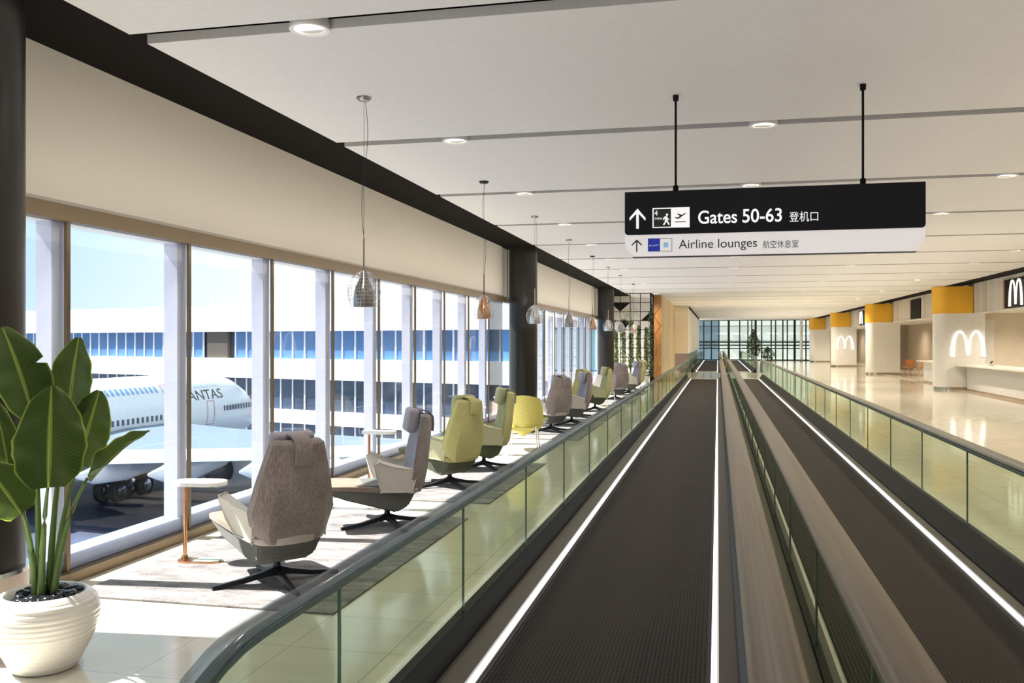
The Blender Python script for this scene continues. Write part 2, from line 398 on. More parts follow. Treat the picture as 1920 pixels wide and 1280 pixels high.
# ceiling: dark plenum with hung white panels
ce = MB().box(-5.0, 9.0, Yn, Yf, ZC+.09, ZC+.25).build('ceiling', 'soffit'); struct(ce)
slots = [5.40+3.30*k for k in range(-3, 26)]
GAP = .19
prev = Yn
edges = []
for y in slots:
    if prev < y-GAP: edges.append((prev, y-GAP))
    prev = y
edges.append((prev, Yf))
for a, b in edges:
    if b > 80.5: b = min(b, 87.9)
    MB().box(-3.74, 8.0, a, b, ZC, ZC+.062).build('ceiling_panel', 'panel', ce)
# left wall above the glazing, fixed frame
wl = MB().box(XW-.25, XW-.08, Yn, 42.3, 2.62, ZC+.25).build('wall_left', 'ivory'); struct(wl)
struct(MB().box(-5.0, 13.2, Yn-.2, Yn, 0, ZC+.25).build('wall_back', 'ivory'))
# window bays
cols_y = [4.40, 19.80, 35.12]
bays = [(Yn+.05, 4.09, 'near'), (4.71, 19.49, 'first'), (20.11, 34.8, 'second'), (35.45, 41.6, 'third')]
mull = [5.71+1.553*k for k in range(-8, 24)]
for n, (a, b, w) in enumerate(bays):
    wn = empty(f'window_{n+1}', (XW, (a+b)/2, 0)); struct(wn)
    inv = Vector((-XW, -(a+b)/2, 0))
    ms = [y for y in mull if a+.1 < y < b-.1]
    fr = MB().box(XW-.04, XW+.05, a, b, .0, .075).box(XW-.04, XW+.05, a, b, 2.615, 2.73)
    fr.build('window_frame', 'bronze', wn, loc=inv)
    MB().box(XW-.24, XW-.052, a, b, -.02, .19).build('outer_sill', pbr('sill_blue_grey', (.26, .31, .45), .35), wn, loc=inv)
    MB().box(XW-.05, XW-.042, a, b, .08, .19).build('kick_panel', pbr('blue_kick_panel', (.30, .36, .52), .25), wn, loc=inv)
    for y in ms:
        MB().box(XW-.024, XW+.002, y-.018, y+.018, .075, 2.615).build('mullion', 'bronze', wn, loc=inv)
        MB().box(XW-.20, XW-.07, y-.09, y+.05, .19, 2.62).build('outer_fin', 'fin', wn, loc=inv)
    ys = [a]+ms+[b]
    for i in range(len(ys)-1):
        MB().face([(XW-.03, ys[i]+.02, .19), (XW-.03, ys[i+1]-.02, .19), (XW-.03, ys[i+1]-.02, 2.615), (XW-.03, ys[i]+.02, 2.615)]).build('glass_pane', 'pane', wn, loc=inv)
    if n < 3:
        bl = thing('roller_blind', {'near': 'cream roller blind above the glass beside the near black column, mostly out of frame', 'first': 'long cream roller blind above the tall windows, nearest lounge bay',
                   'second': 'cream roller blind above the farther window bay between two dark columns'}[w], 'blind', (XW+.02, (a+b)/2, 2.74), group='cream roller blinds')
        L = (b-a)/2
        MB().box(-.09, -.06, -L, L, 0, 1.10).build('fabric', 'blind', bl)
        MB().box(-.095, -.04, -L, L, -.005, .03, .008).build('bottom_bar', pbr('blind_bar', (.55, .50, .44), .5), bl)
# end of the lounge behind the trellis
struct(MB().box(-5.0, -2.5, 42.0, 42.2, 0, ZC+.1).build('wall_end_lounge', 'white'))
# far end
for nm, x0, x1, y0, y1, z0, z1, mt in [('wall_right', 13.0, 13.2, Yn, 37.0, 0, 3.0, 'beige'), ('wall_shop_side', 9.42, 13.0, 36.3, 36.5, 0, 2.78, 'beige'),
        ('wall_shop_back', 11.6, 11.8, 36.5, Yf, 0, 2.78, 'taupe'), ('wall_shop_cross', 9.4, 11.6, 61.0, 61.2, 0, 2.78, 'taupe'), ('wall_far_right', 8.75, 11.6, Yf-.3, Yf, 0, 3.9, 'taupe'),
        ('wall_far_left', -5.0, -2.5, Yf-.3, Yf, 0, 3.9, 'cream')]:
    struct(MB().box(x0, x1, y0, y1, z0, z1).build(nm, mt))
struct(MB().box(9.44, 9.86, 36.27, 36.3, .0, 2.55).build('trim_7', 'white'))
struct(MB().box(9.12, 13.0, Yn, Yf-.35, 2.78, 2.86).build('ceiling_shop', 'ivory'))
# frieze along the shop fronts (split between piers)
fz = MB()
piers = [36.0, 51.6, 67.0, 82.2]
segs = [(Yn, Yf-.35)]
for a, b in segs: fz.box(9.0, 9.12, a, b, 2.78, 3.845)
struct(fz.build('trim_1', 'frieze'))
fz = MB()
for a, b in segs: fz.box(8.97, 9.14, a, b, 2.735, 2.78)
struct(fz.build('trim_2', 'ivory'))
struct(MB().box(8.25, 8.72, 8, 35.5, 0, .006).build('trim_3', 'mat'))
struct(MB().box(8.35, 8.72, 36.45, 51, 0, .006).build('trim_4', 'mat'))

# ------------------------------------------------------------------ wall block by the walkway, timber wall
bk = MB().box(-2.45, -1.62, 51.6, 80.5, 1.08, ZC+.0).build('wall_hung_block', 'cream'); struct(bk)
MB().box(-1.62, -1.60, 51.6, 80.5, 1.08, ZC-.14).build('side_panel', 'ivory', bk)
MB().box(-1.62, -1.58, 52.5, 80.0, ZC-.13, ZC-.01).build('shadow_gap', 'soffit', bk)
struct(MB().box(-2.45, -1.75, 52.0, 80.5, 0, 1.08).build('wall_under_block', pbr('plum_reveal', (.30, .22, .20), .25)))
tw = MB().box(-2.70, -2.36, 39.4, 39.6, 0, ZC-.01).build('wall_timber', 'rust'); struct(tw)
MB().box(-2.50, -2.36, 39.6, 51.58, 0, ZC-.01).build('slatted_side', 'slat', tw)
dl = MB()
for k in range(4):
    z = .3+k*.85
    dl.tube([(-2.68, 39.39, z), (-2.40, 39.39, z+.42), (-2.68, 39.39, z+.84)], .008, 6)
dl.build('diamond_inlay', 'copper', tw)

# ------------------------------------------------------------------ columns
for i, y in enumerate(cols_y):
    c = thing('black_column', ['round black column at the left edge behind the potted plant', 'round black column between the two rows of windows, middle of the lounge', 'farthest round black column, next to the plant trellis'][i], 'column', (-4.24, y, 0), group='black lounge columns')
    MB().lathe([(.335, 0), (.335, .42)], 40).build('marble_plinth', 'marble', c, True, 40)
    MB().lathe([(.315, .42), (.315, ZC+.088)], 40).build('shaft', 'colblk', c, True, 40)
    MB().lathe([(.338, .42), (.338, .445)], 40).build('plinth_ring', 'chrome', c, True, 40)

def stadium(x0, x1, r, y, n=14):
    pts = []
    for k in range(n+1):
        a = PI/2+PI*k/n
        pts.append((x0+r+r*math.cos(a), y+r*math.sin(a)))
    pts += [(x1, y-r), (x1, y+r)]
    return pts
pier_l = ['white rounded pier with yellow cap and glowing M, nearest on the right', 'white rounded pier with yellow cap and plain face, second from the right edge', 'white rounded pier with yellow cap and small glowing M, third from the right edge', 'farthest white pier with yellow cap, near the glass end wall']
for i, y in enumerate(piers):
    c = thing('shop_pier', pier_l[i], 'column', (8.14, y, 0), group='yellow-capped piers')
    off = Vector((-8.14, -y, 0))
    MB().prism([(a, b, .1) for a, b in stadium(7.72, 9.38, .42, y)], (0, 0, 2.67)).build('pier_body', 'pier', c, True, 35, off)
    MB().prism([(a, b, 2.77) for a, b in stadium(7.69, 8.98, .44, y)], (0, 0, .97)).build('yellow_cap', 'yellow', c, True, 35, off)
    MB().prism([(a, b, 0.001) for a, b in stadium(7.74, 8.2, .41, y)], (0, 0, .098)).build('chrome_base', 'chrome', c, True, 35, off)
    MB().prism([(a, b, 0.001) for a, b in [(8.2, y-.40), (9.36, y-.40), (9.36, y+.40), (8.2, y+.40)]], (0, 0, .098)).build('plinth', 'mat', c, False, None, off)

# glowing arches
def arch_sign(loc, rz, w, h, label, name='glowing_arch_letter', mat='arch'):
    o = thing(name, label, 'sign', loc, rz, 'glowing M signs')
    bm = MB()
    def half(pc, ao, Ho, ai, Hi, sgn, zb, n=16):
        for k in range(n):
            q = []
            for t in (k/n, (k+1)/n):
                th = t*PI/2
                zo = zb+(Ho-zb)*math.sin(th); zi = zb+(Hi-zb)*math.sin(th)
                q.append(((pc+sgn*ao*math.cos(th)**.92)*w, zo*h)); q.append(((pc+sgn*ai*math.cos(th)**.92)*w, zi*h))
            (a, b, c, d) = q
            bm.prism([(a[0], -.0, a[1]), (b[0], 0, b[1]), (d[0], 0, d[1]), (c[0], 0, c[1])], (0, -.03, 0))
    for s in (-1, 1):
        half(s*.235, .265, 1.0, .150, .940, s, 0)
        half(s*.235, .235, 1.0, .188, .940, -s, .06)
    bm.build('letter', mat, o)
    for s in (-1, 1): MB().tube([(s*.43*w, 0, .30*h), (s*.43*w, .030, .30*h)], .010, 6).build('standoff', 'chrome', o)
    return o
arch_sign((8.80, piers[0]-.42-.036, 1.21), 0, 1.17, .93, 'large glowing white M on the nearest white pier')
arch_sign((8.62, piers[2]-.42-.036, 1.21), 0, 1.15, .93, 'small glowing white M on the distant third pier')
for y, w, l, lit in [(30.7, 2.3, 'black fascia panel with a lit M at the right edge of the picture', 1), (45.3, 2.1, 'plain black fascia panel between the first two yellow-capped piers', 0), (61.6, 2.0, 'small black fascia panel with lit M between far piers', 1)]:
    p = MB().box(-.03, 0, -w/2, w/2, 0, .90).build('fascia_panel', 'black', None, loc=(8.995, y, 2.81)); tag(p, l, 'sign panel', 'black fascia panels')
    e = MB().box(-.035, .0, w/2, w/2+.12, 0, .90).build('timber_edge', 'orange', p)
    if lit: arch_sign((8.995-.061, y-.1, 2.85), -PI/2, 1.3, .82, 'lit white M on the black fascia panel, '+('right edge of the frame' if y < 40 else 'far along the shops'), mat='arch')

sc_ = thing('slim_column', 'slim cream column standing in front of the far glass wall', 'column', (7.2, 84.0, 0))
MB().lathe([(.12, .1), (.12, ZC-.001)], 24).build('shaft', 'pier', sc_, True, 40)
MB().lathe([(.13, .0005), (.13, .1)], 24).build('base_ring', 'chrome', sc_, True, 40)
# ------------------------------------------------------------------ downlights
xs_dl = [-2.54, .41, 3.39, 6.37]
xl = ['over the lounge chairs', 'over the moving walkways', 'right of the walkways', 'close to the shop fronts']
for k in range(0, 8):
    y = 5.40+3.30*k-.045
    for j, x in enumerate(xs_dl):
        d = thing('downlight', f'round downlight {xl[j]}, {ORD[k]} ceiling slot from the front', 'downlight', (x, y, ZC-.004), group='ceiling downlights')
        MB().lathe([(.098, .03), (.098, -.008), (.128, -.012), (.130, .0), (.118, .066), (.098, .066)], 32, cap=False).build('trim_ring', 'white', d, True, 40)
        MB().lathe([(.001, .008), (.097, .008), (.097, .02), (.001, .02)], 32).build('diffuser', 'lamp', d)

# ================================================================== WALKWAYS
RZ = .862
def rail_path(x, ya, yb, r=.36, ex=.62):
    """centre line of the handrail: straight run with rounded newel ends"""
    pts = []
    n = 12
    for k in range(n+1):
        a = PI+ -PI/2*k/n
        a = -PI/2 - PI/2 - 0
    for k in range(n+1):          # near end: from the underside forward over the top
        th = PI*1.25-(PI*.75)*k/n
        pts.append((x, ya+ex*math.cos(th), RZ-r+r*math.sin(th)))
    m = 24
    for k in range(1, m): pts.append((x, ya+(yb-ya)*k/m, RZ))
    for k in range(n+1):
        th = PI/2-(PI*.75)*k/n
        pts.append((x, yb+ex*math.cos(th), RZ-r+r*math.sin(th)))
    return pts
def add_handrail(x, ya, yb, par):
    mt = 'railc' if x < -1 else ('raild' if x > 1 else 'rail')
    pts = [Vector(p)+Vector((0, 0, -.014 if x < -1 else 0)) for p in rail_path(x, ya, yb)]
    prof = []
    W, T, n = (.048, .021, 20) if x < -1 else ((.066, .024, 20) if x > 1 else (.080, .026, 20))
    for k in range(n):
        a = 2*PI*k/n
        c, s = math.cos(a), math.sin(a)
        prof.append((W*math.copysign(abs(c)**.6, c), T*math.copysign(abs(s)**.75, s)))
    path = []
    for i, p in enumerate(pts):
        d = (pts[min(i+1, len(pts)-1)]-pts[max(i-1, 0)]).normalized()
        path.append((p, Vector((1, 0, 0)), Vector((1, 0, 0)).cross(d)))
    o = MB().strip(prof, path).build('handrail', mt, par, True)
    # slim guide rail beneath the rubber
    prof2 = [(-.022, -.018), (.022, -.018), (.022, -.050), (-.022, -.050)]
    MB().strip(prof2, path).build('guide_rail', 'comb' if False else 'seam', o)
    return o
def add_glass(x, ya, yb, par, pitch=1.765, first=None):
    y0 = ya-.45
    ys = [y0]
    y = first if first else ya+1
    while y < yb+.2: ys.append(y); y += pitch
    ys.append(yb+.45)
    for i in range(len(ys)-1):
        a, b = ys[i]+.004, ys[i+1]-.004
        g = MB()
        zt = RZ-.042
        if i == 0 or i == len(ys)-2:
            r = .32
            cy = ya if i == 0 else yb
            arc = []
            for k in range(10):
                th = (PI/2+PI*.62*k/9) if i == 0 else (PI/2-PI*.62*k/9)
                arc.append((x-.006, cy+.56*math.cos(th), RZ-.36+r*math.sin(th)))
            far = b if i == 0 else a
            pts = [(x-.006, far, zt)]+arc+[(x-.006, cy+(-.30 if i == 0 else .30), .12), (x-.006, far, .12)]
            if i == len(ys)-2: pts = pts[::-1]
            g.prism(pts, (.012, 0, 0))
        else:
            g.box(x-.006, x+.006, a, b, .12, zt)
        g.build('glass_panel', 'balu', par)
        if 0 < i < len(ys)-1:
            MB().box(x-.0062, x+.0062, ys[i]-.004, ys[i]+.004, .16, zt).build('glass_joint', 'seam', par)
def walkway(x0, x1, ya, yb, gl, gr, label, firsts, inner_cover=None, ga=None, gb=None):
    """belt between x0 and x1, glass at gl and gr"""
    w = thing('moving_walkway', label, 'moving walkway', ((x0+x1)/2, ya, 0), group='moving walkways')
    off = Vector((-(x0+x1)/2, -ya, 0))
    objs = []
    root = w
    class Pn: pass
    sub = []
    before = set(COL.objects)
    MB().box(x0, x1, ya+.9, yb-.9, .001, .014).build('belt', 'belt', w)
    for a, b in ((ya, ya+.9), (yb-.9, yb)):
        MB().box(x0, x1, a, b, .001, .018).build('landing_plate', 'comb', w)
    for x in (x0, x1):
        s = -1 if x == x0 else 1
        if not (s < 0 and x0 > 0): MB().box(min(x, x+s*.03), max(x, x+s*.03), ya+.9, yb-.9, .001, .026).build('light_strip', 'led', w)
        g = gl if s < 0 else gr
        xi = x+s*.04
        xm = g-s*.15 if abs(g-xi) > .2 else g-s*.055
        if (g < 0 or g > 1.5):
            dk = [(xi, .001), (xi, .030), (xm, .034), (xm, .001)]
        else:
            dk = [(xi, .001), (xi, .030), (xm, .040), (xm, .001)]
        MB().prism([(a, ya, b) for a, b in dk], (0, yb-ya, 0)).build('deck', 'deck', w)
        e = 1 if s > 0 else -1
        if g in (.155, .497):
            sk = [(xm, .001), (xm, .05), (g-s*.02, .19), (g+s*.02, .19), (g+s*.02, .001)]
        else:
            sk = [(xm, .001), (xm, .05), (g-s*.025, .19), (g+s*.03, .19), (g+s*.05, .001)]
        if s < 0: sk = sk[::-1]
        MB().prism([(a, ya-.25, b) for a, b in sk], (0, yb-ya+.5, 0)).build('skirt', 'skirt', w)
    for gi, (g, f) in enumerate(((gl, firsts[0]), (gr, firsts[1]))):
        add_glass(g, ga[gi], gb, w, first=f)
        add_handrail(g, ga[gi], gb, w)
    for o in set(COL.objects)-before:
        if o.parent == w: o.location = off
    return w
walkway(-1.207, -.035, 2.8, 43.6, -1.44, .155, 'near moving walkway in the middle of the picture with white lit belt edges', (3.30, 3.30), None, (2.66, 2.30), 45.0)
walkway(.650, 1.822, 2.8, 44.2, .497, 2.085, 'near moving walkway on the right, beside the shop concourse', (3.15, 3.15), None, (2.30, 2.66), 45.4)
walkway(-1.207, -.035, 53.0, 86.0, -1.44, .155, 'distant moving walkway beyond the landing, left one of the far pair', (54.6, 54.6), None, (53.0, 53.0), 86.0)
walkway(.650, 1.822, 53.0, 86.0, .497, 2.085, 'distant moving walkway beyond the landing, right one of the far pair', (54.6, 54.6), None, (53.0, 53.0), 86.0)

for n_, (ya, yb) in enumerate(((2.7, 44.2), (52.9, 86.1))):
    struct(MB().box(.178, .474, ya, yb, .001, .175).build(f'trim_{5+n_}', pbr('brown_cover', (.09, .070, .052), .45, .2)))
# ================================================================== RUGS
rugs = [(5.40, 8.62), (9.46, 12.70), (15.9, 19.2), (19.9, 23.1), (25.6, 28.8), (29.6, 32.6)]
rl = ['charcoal rug under the nearest two grey armchairs', 'charcoal rug under the two nearest olive armchairs', 'charcoal rug under the grey armchairs behind the yellow chair', 'charcoal rug under the farther olive armchairs', 'charcoal rug second farthest along the lounge', 'charcoal rug farthest along the lounge near the trellis']
for (a, b), l in zip(rugs, rl):
    o = MB().box(-.97, .97, -(b-a)/2, (b-a)/2, 0, .014, .004).build('rug', 'rug', None, loc=(-3.37, (a+b)/2, .0005))
    tag(o, l, 'rug', 'charcoal rugs')
RUGZ = .0145
def on_rug(x, y): return RUGZ if any(a < y < b for a, b in rugs) and -4.34 < x < -2.4 else 0.0

# ================================================================== ARMCHAIRS
def armchair(x, y, face, kind, label):
    """face: degrees left of +Y that the sitter looks"""
    f = FAB[kind]
    fx, fy = -math.sin(math.radians(face)), math.cos(math.radians(face))
    OB = .11
    t = thing('swivel_armchair', label, 'armchair', (x+fx*OB, y+fy*OB, on_rug(x, y)+.0005), math.radians(face), 'high-backed swivel armchairs')
    # star base, local +y is forward
    MB().lathe([(.036, .05), (.030, .10), (.026, .14), (.026, .27)], 16, (0, -OB, 0)).build('base_column', 'metal_black', t, True, 40)
    for k in range(4):
        a = math.radians(225-face)+k*PI/2
        d = Vector((math.cos(a), math.sin(a), 0)); n = Vector((-d.y, d.x, 0))
        rr = []
        for s, z0, z1, w in [(.0, .055, .12, .030), (.10, .045, .085, .027), (.25, .018, .052, .022), (.46, .0, .026, .017)]:
            c = d*s+Vector((0, -OB, 0))
            rr.append([c+n*w+Vector((0, 0, z0)), c-n*w+Vector((0, 0, z0)), c-n*w*.7+Vector((0, 0, z1)), c+n*w*.7+Vector((0, 0, z1))])
        MB().rings(rr).build('base_leg', 'metal_black', t, True, 50)
    # underside shell: boat-like wedge
    side = [(.535, .385), (.30, .29), (-.17, .150), (-.28, .21), (-.37, .40), (-.30, .41), (.545, .42)]
    wid = [.25, .26, .20, .22, .255, .265, .26]
    rr = []
    b = MB()
    L = [b.bm.verts.new((-w, p[0], p[1])) for p, w in zip(side, wid)]
    R = [b.bm.verts.new((w, p[0], p[1])) for p, w in zip(side, wid)]
    nn = len(side)
    b.bm.faces.new(L); b.bm.faces.new(R[::-1])
    for i in range(nn): b.bm.faces.new([L[i], R[i], R[(i+1) % nn], L[(i+1) % nn]])
    bmesh.ops.bevel(b.bm, geom=b.bm.edges[:], offset=.014, segments=2, affect='EDGES')
    b.build('seat_shell', f['shell'], t, True, 35)
    # seat cushion: thin pad dipping towards the back
    rr = []
    for yy, z, w, th in [(.565, .415, .225, .030), (.53, .435, .255, .045), (.25, .425, .262, .055), (.0, .405, .262, .055), (-.24, .385, .255, .05), (-.30, .385, .245, .04)]:
        rr.append([Vector((-w, yy, z-th)), Vector((w, yy, z-th)), Vector((w+.004, yy, z-.012)), Vector((w-.02, yy, z)), Vector((-w+.02, yy, z)), Vector((-w-.004, yy, z-.012))])
    MB().rings(rr).build('seat_cushion', f['seat'], t, True, 45)
    # arms: flared plates
    for s in (-1, 1):
        pts = [(-.31, .345, .272), (-.02, .355, .275), (.02, .46, .320), (.045, .61, .372), (.005, .645, .378), (-.14, .595, .342), (-.35, .54, .295)]
        a = [Vector((s*q[2], q[0], q[1])) for q in pts]
        bb = MB()
        inn = Vector((-s*.045, 0, .012))
        A = [bb.bm.verts.new(p) for p in a]; B2 = [bb.bm.verts.new(p+inn) for p in a]
        bb.bm.faces.new(A); bb.bm.faces.new(B2[::-1])
        for i in range(len(a)): bb.bm.faces.new([A[i], A[(i+1) % len(a)], B2[(i+1) % len(a)], B2[i]])
        bmesh.ops.triangulate(bb.bm, faces=[q for q in bb.bm.faces if len(q.verts) > 4])
        bmesh.ops.bevel(bb.bm, geom=[e for e in bb.bm.edges if e.calc_face_angle(0) > .5], offset=.010, segments=2, affect='EDGES')
        bb.build('armrest', f['arm'], t, True, 40)
    # backrest: faceted hexagonal shell, leaning back
    rr = []
    lv = [(.345, .225, -.285, .085), (.42, .280, -.300, .10), (.56, .318, -.328, .10), (.75, .280, -.365, .095), (.98, .215, -.410, .085), (1.035, .200, -.422, .07), (1.055, .175, -.428, .045)]
    for z, w, yc, th in lv:
        ins = .03; kf = .36+.42*(1.055-z)/.71
        rr.append([Vector((-w, yc+.01, z)), Vector((-w*.55, yc-ins*.6, z)), Vector((0, yc-ins, z)), Vector((w*.55, yc-ins*.6, z)), Vector((w, yc+.01, z)),
                   Vector((w*.97, yc-th*.55, z-.006)), Vector((w*kf, yc-ins-th, z-.012)), Vector((0, yc-ins-th-.008, z-.014)), Vector((-w*kf, yc-ins-th, z-.012)), Vector((-w*.97, yc-th*.55, z-.006))])
    bb = MB().rings(rr)
    bmesh.ops.bevel(bb.bm, geom=[e for e in bb.bm.edges if e.calc_face_angle(0) > .7], offset=.014, segments=2, affect='EDGES')
    bk = bb.build('backrest', f['back'], t, True, 32)
    # inner lining of the back
    rr = []
    for z, w, yc, th in lv:
        w2 = w*.93
        rr.append([Vector((-w2, yc+.022, z)), Vector((-w2*.55, yc+.004-.018, z)), Vector((0, yc-.022, z)), Vector((w2*.55, yc+.004-.018, z)), Vector((w2, yc+.022, z)),
                   Vector((w2, yc+.008, z)), Vector((0, yc-.034, z)), Vector((-w2, yc+.008, z))])
    MB().rings(rr).build('back_lining', f['front'], bk, True, 32)
    # pale band between the back and the shell
    rr = []
    for z, w, e in [(.322, .222, 0), (.332, .240, .010), (.372, .262, .010), (.382, .262, 0)]:
        yc = -.285-(z-.345)*.22
        rr.append([Vector((-w-e, yc+.01, z)), Vector((w+e, yc+.01, z)), Vector((w*.98+e, yc-.052, z)), Vector((w*.5, yc-.122-e, z)), Vector((0, yc-.134-e, z)), Vector((-w*.5, yc-.122-e, z)), Vector((-w*.98-e, yc-.052, z))])
    MB().rings(rr).build('back_band', f['band'], t, True, 40)
    # head pillow with strap over the top
    mtx = Matrix.Translation((0, -.362, .985)) @ Matrix.Rotation(math.radians(10), 4, 'X')
    hp = MB().box(-.165, .165, -.02, .075, -.115, .115, .035, mtx).build('head_pillow', f['front'], t, True, 60)
    pth = [(-.35, 1.075), (-.41, 1.078), (-.455, 1.073), (-.500, 1.056), (-.532, 1.02), (-.538, .95), (-.530, .885)]
    rr = []
    for i, (yy, z) in enumerate(pth):
        a = pth[max(i-1, 0)]; c = pth[min(i+1, len(pth)-1)]
        d = Vector((0, c[0]-a[0], c[1]-a[1])).normalized(); nrm = Vector((0, d.z, -d.y))
        p = Vector((0, yy, z))
        rr.append([p+Vector((-.062, 0, 0)), p+Vector((.062, 0, 0)), p+Vector((.062, 0, 0))+nrm*.014, p+Vector((-.062, 0, 0))+nrm*.014])
    MB().rings(rr).build('strap', f['back'], hp, True, 50)
    return t
chairs = [
    (-3.115, 6.03, 52, 'taupe', 'grey high-backed armchair seen from behind, nearest to the viewer, facing the windows'),
    (-3.05, 8.10, 118, 'taupe', 'grey armchair in profile facing the windows, on the far end of the nearest rug'),
    (-3.14, 10.45, 60, 'olive', 'olive high-backed armchair seen from behind, beyond the nearest pair of grey armchairs'),
    (-3.12, 12.00, 114, 'olive', 'olive armchair in profile facing the windows, just before the yellow shell chair'),
    (-3.14, 17.20, 52, 'taupe', 'taupe armchair seen from behind, directly past the yellow shell chair'),
    (-2.98, 18.75, 116, 'taupe', 'pale grey armchair in profile beyond the yellow shell chair'),
    (-3.22, 20.75, 50, 'olive', 'olive armchair mostly hidden behind a pale grey armchair, fourth rug'),
    (-3.00, 22.60, 112, 'olive', 'olive armchair in profile on the far end of the fourth rug'),
    (-2.98, 27.00, 40, 'taupe', 'grey armchair seen from behind near the far black column'),
    (-2.86, 29.9, 112, 'taupe', 'lilac grey armchair in profile close to the trellis'),
    (-2.86, 31.9, 80, 'olive', 'farthest armchair, pale olive, right before the trellis'),
]
for c in chairs: armchair(*c)

def shell_chair(x, y, face, mat, label):
    t = thing('shell_lounge_chair', label, 'armchair', (x, y, on_rug(x, y)+.0005), math.radians(face), 'shell chairs with white legs')
    rr = []
    def ring(pts_front, th):
        return [Vector(p) for p in pts_front]
    # back shell: wide curved sheet with pointed foot
    cols = 13
    b = MB(); g0 = []; g1 = []
    for i in range(cols):
        q = -1+2*i/(cols-1)
        top = .90-.055*q*q
        bot = .24+.16*abs(q)
        r0 = []; r1 = []
        for j in range(9):
            k = j/8
            z = bot+(top-bot)*k
            w = .30-.03*k+(.03*math.sin(k*PI))
            yy = -.16-.16*k+.20*q*q*(1-.25*k)
            r0.append(b.bm.verts.new((q*w, yy, z))); r1.append(b.bm.verts.new((q*w*.96, yy+.026, z)))
        g0.append(r0); g1.append(r1)
    for g in (g0, g1):
        for i in range(cols-1):
            for j in range(8): b.bm.faces.new([g[i][j], g[i+1][j], g[i+1][j+1], g[i][j+1]])
    for i in range(cols-1):
        for j in (0, 8): b.bm.faces.new([g0[i][j], g0[i+1][j], g1[i+1][j], g1[i][j]])
    for i in (0, cols-1):
        for j in range(8): b.bm.faces.new([g0[i][j], g0[i][j+1], g1[i][j+1], g1[i][j]])
    b.build('back_shell', mat, t, True, 50)
    rr = []
    for yy, z, w in [(-.20, .33, .18), (-.05, .335, .26), (.20, .37, .29), (.36, .385, .27), (.40, .37, .25)]:
        rr.append([Vector((-w, yy, z+.02)), Vector((-w*.6, yy, z)), Vector((w*.6, yy, z)), Vector((w, yy, z+.02)), Vector((w, yy, z+.06)), Vector((w*.6, yy, z+.05)), Vector((-w*.6, yy, z+.05)), Vector((-w, yy, z+.06))])
    MB().rings(rr).build('seat', mat, t, True, 45)
    for s in (-1, 1):
        rr = []
        for yy, z, xo in [(-.02, .50, .29), (.12, .49, .33), (.26, .475, .345), (.33, .46, .34)]:
            rr.append([Vector((s*xo-.035, yy, z)), Vector((s*xo+.035, yy, z+.012)), Vector((s*xo+.035, yy, z+.04)), Vector((s*xo-.035, yy, z+.03))])
        MB().rings(rr).build('armrest', mat, t, True, 45)
        for yy, y2 in ((-.20, -.26), (.26, .34)):
            MB().tube([(s*.20, yy, .40 if yy < 0 else .375), (s*.235, y2, 0)], [.013, .009], 10).build('leg', 'white', t, True)
    return t
shell_chair(-3.04, 14.25, 8, 'yshell', 'yellow shell chair with slim white legs, seen from behind, standing off the rugs')
shell_chair(-3.02, 24.6, 30, 'lshell', 'pale lilac shell chair with white legs, between far olive and grey armchairs')

# ================================================================== SIDE TABLES
def side_table(x, y, rz, label, dark=False):
    t = thing('side_table', label, 'side table', (x, y, on_rug(x, y)+.0005), rz, 'white side tables')
    def stad(cx, L, r, z0, z1, name, mat, bev=.004):
        pts = []
        for k in range(25):
            a = -PI/2+PI*k/24; pts.append((cx+L+r*math.cos(a), r*math.sin(a), z0))
        for k in range(25):
            a = PI/2+PI*k/24; pts.append((cx-L+r*math.cos(a), r*math.sin(a), z0))
        b = MB().prism(pts, (0, 0, z1-z0))
        bmesh.ops.bevel(b.bm, geom=[e for e in b.bm.edges if e.calc_face_angle(0) > 1], offset=min(bev, (z1-z0)*.4), segments=2, affect='EDGES')
        return b.build(name, mat, t, True, 40)
    stad(0, .09, .125, .605, .635, 'table_top', 'white', .012)
    MB().lathe([(.016, .012), (.016, .606)], 16, (-.125, 0, 0)).build('pole', 'copper', t, True, 40)
    bs = stad(0, .10, .080, 0, .012, 'foot_plate', 'copper')
    b = MB(); pts = []
    for k in range(17):
        a = -PI/2+PI*k/16; pts.append((.10+.072*math.cos(a), .072*math.sin(a), .0121))
    pts += [(-.03, .072, .0121), (-.03, -.072, .0121)]
    b.prism(pts, (0, 0, .004)).build('green_inlay', 'green', bs)
    b = MB().lathe([(.030, .012), (.030, .02), (.02, .045), (.0165, .05)], 16, (-.125, 0, 0)); b.build('pole_collar', 'copper', bs, True, 40)
side_table(-3.99, 6.44, .10, 'white side table on a copper pole with green foot, left of the nearest grey armchair')
side_table(-4.06, 10.5, .10, 'white side table on a copper pole behind the second grey armchair')
side_table(-4.08, 15.0, .10, 'white side table seen just left of the olive armchair in profile')
side_table(-4.15, 17.6, .10, 'farthest visible white side table, near the middle black column')

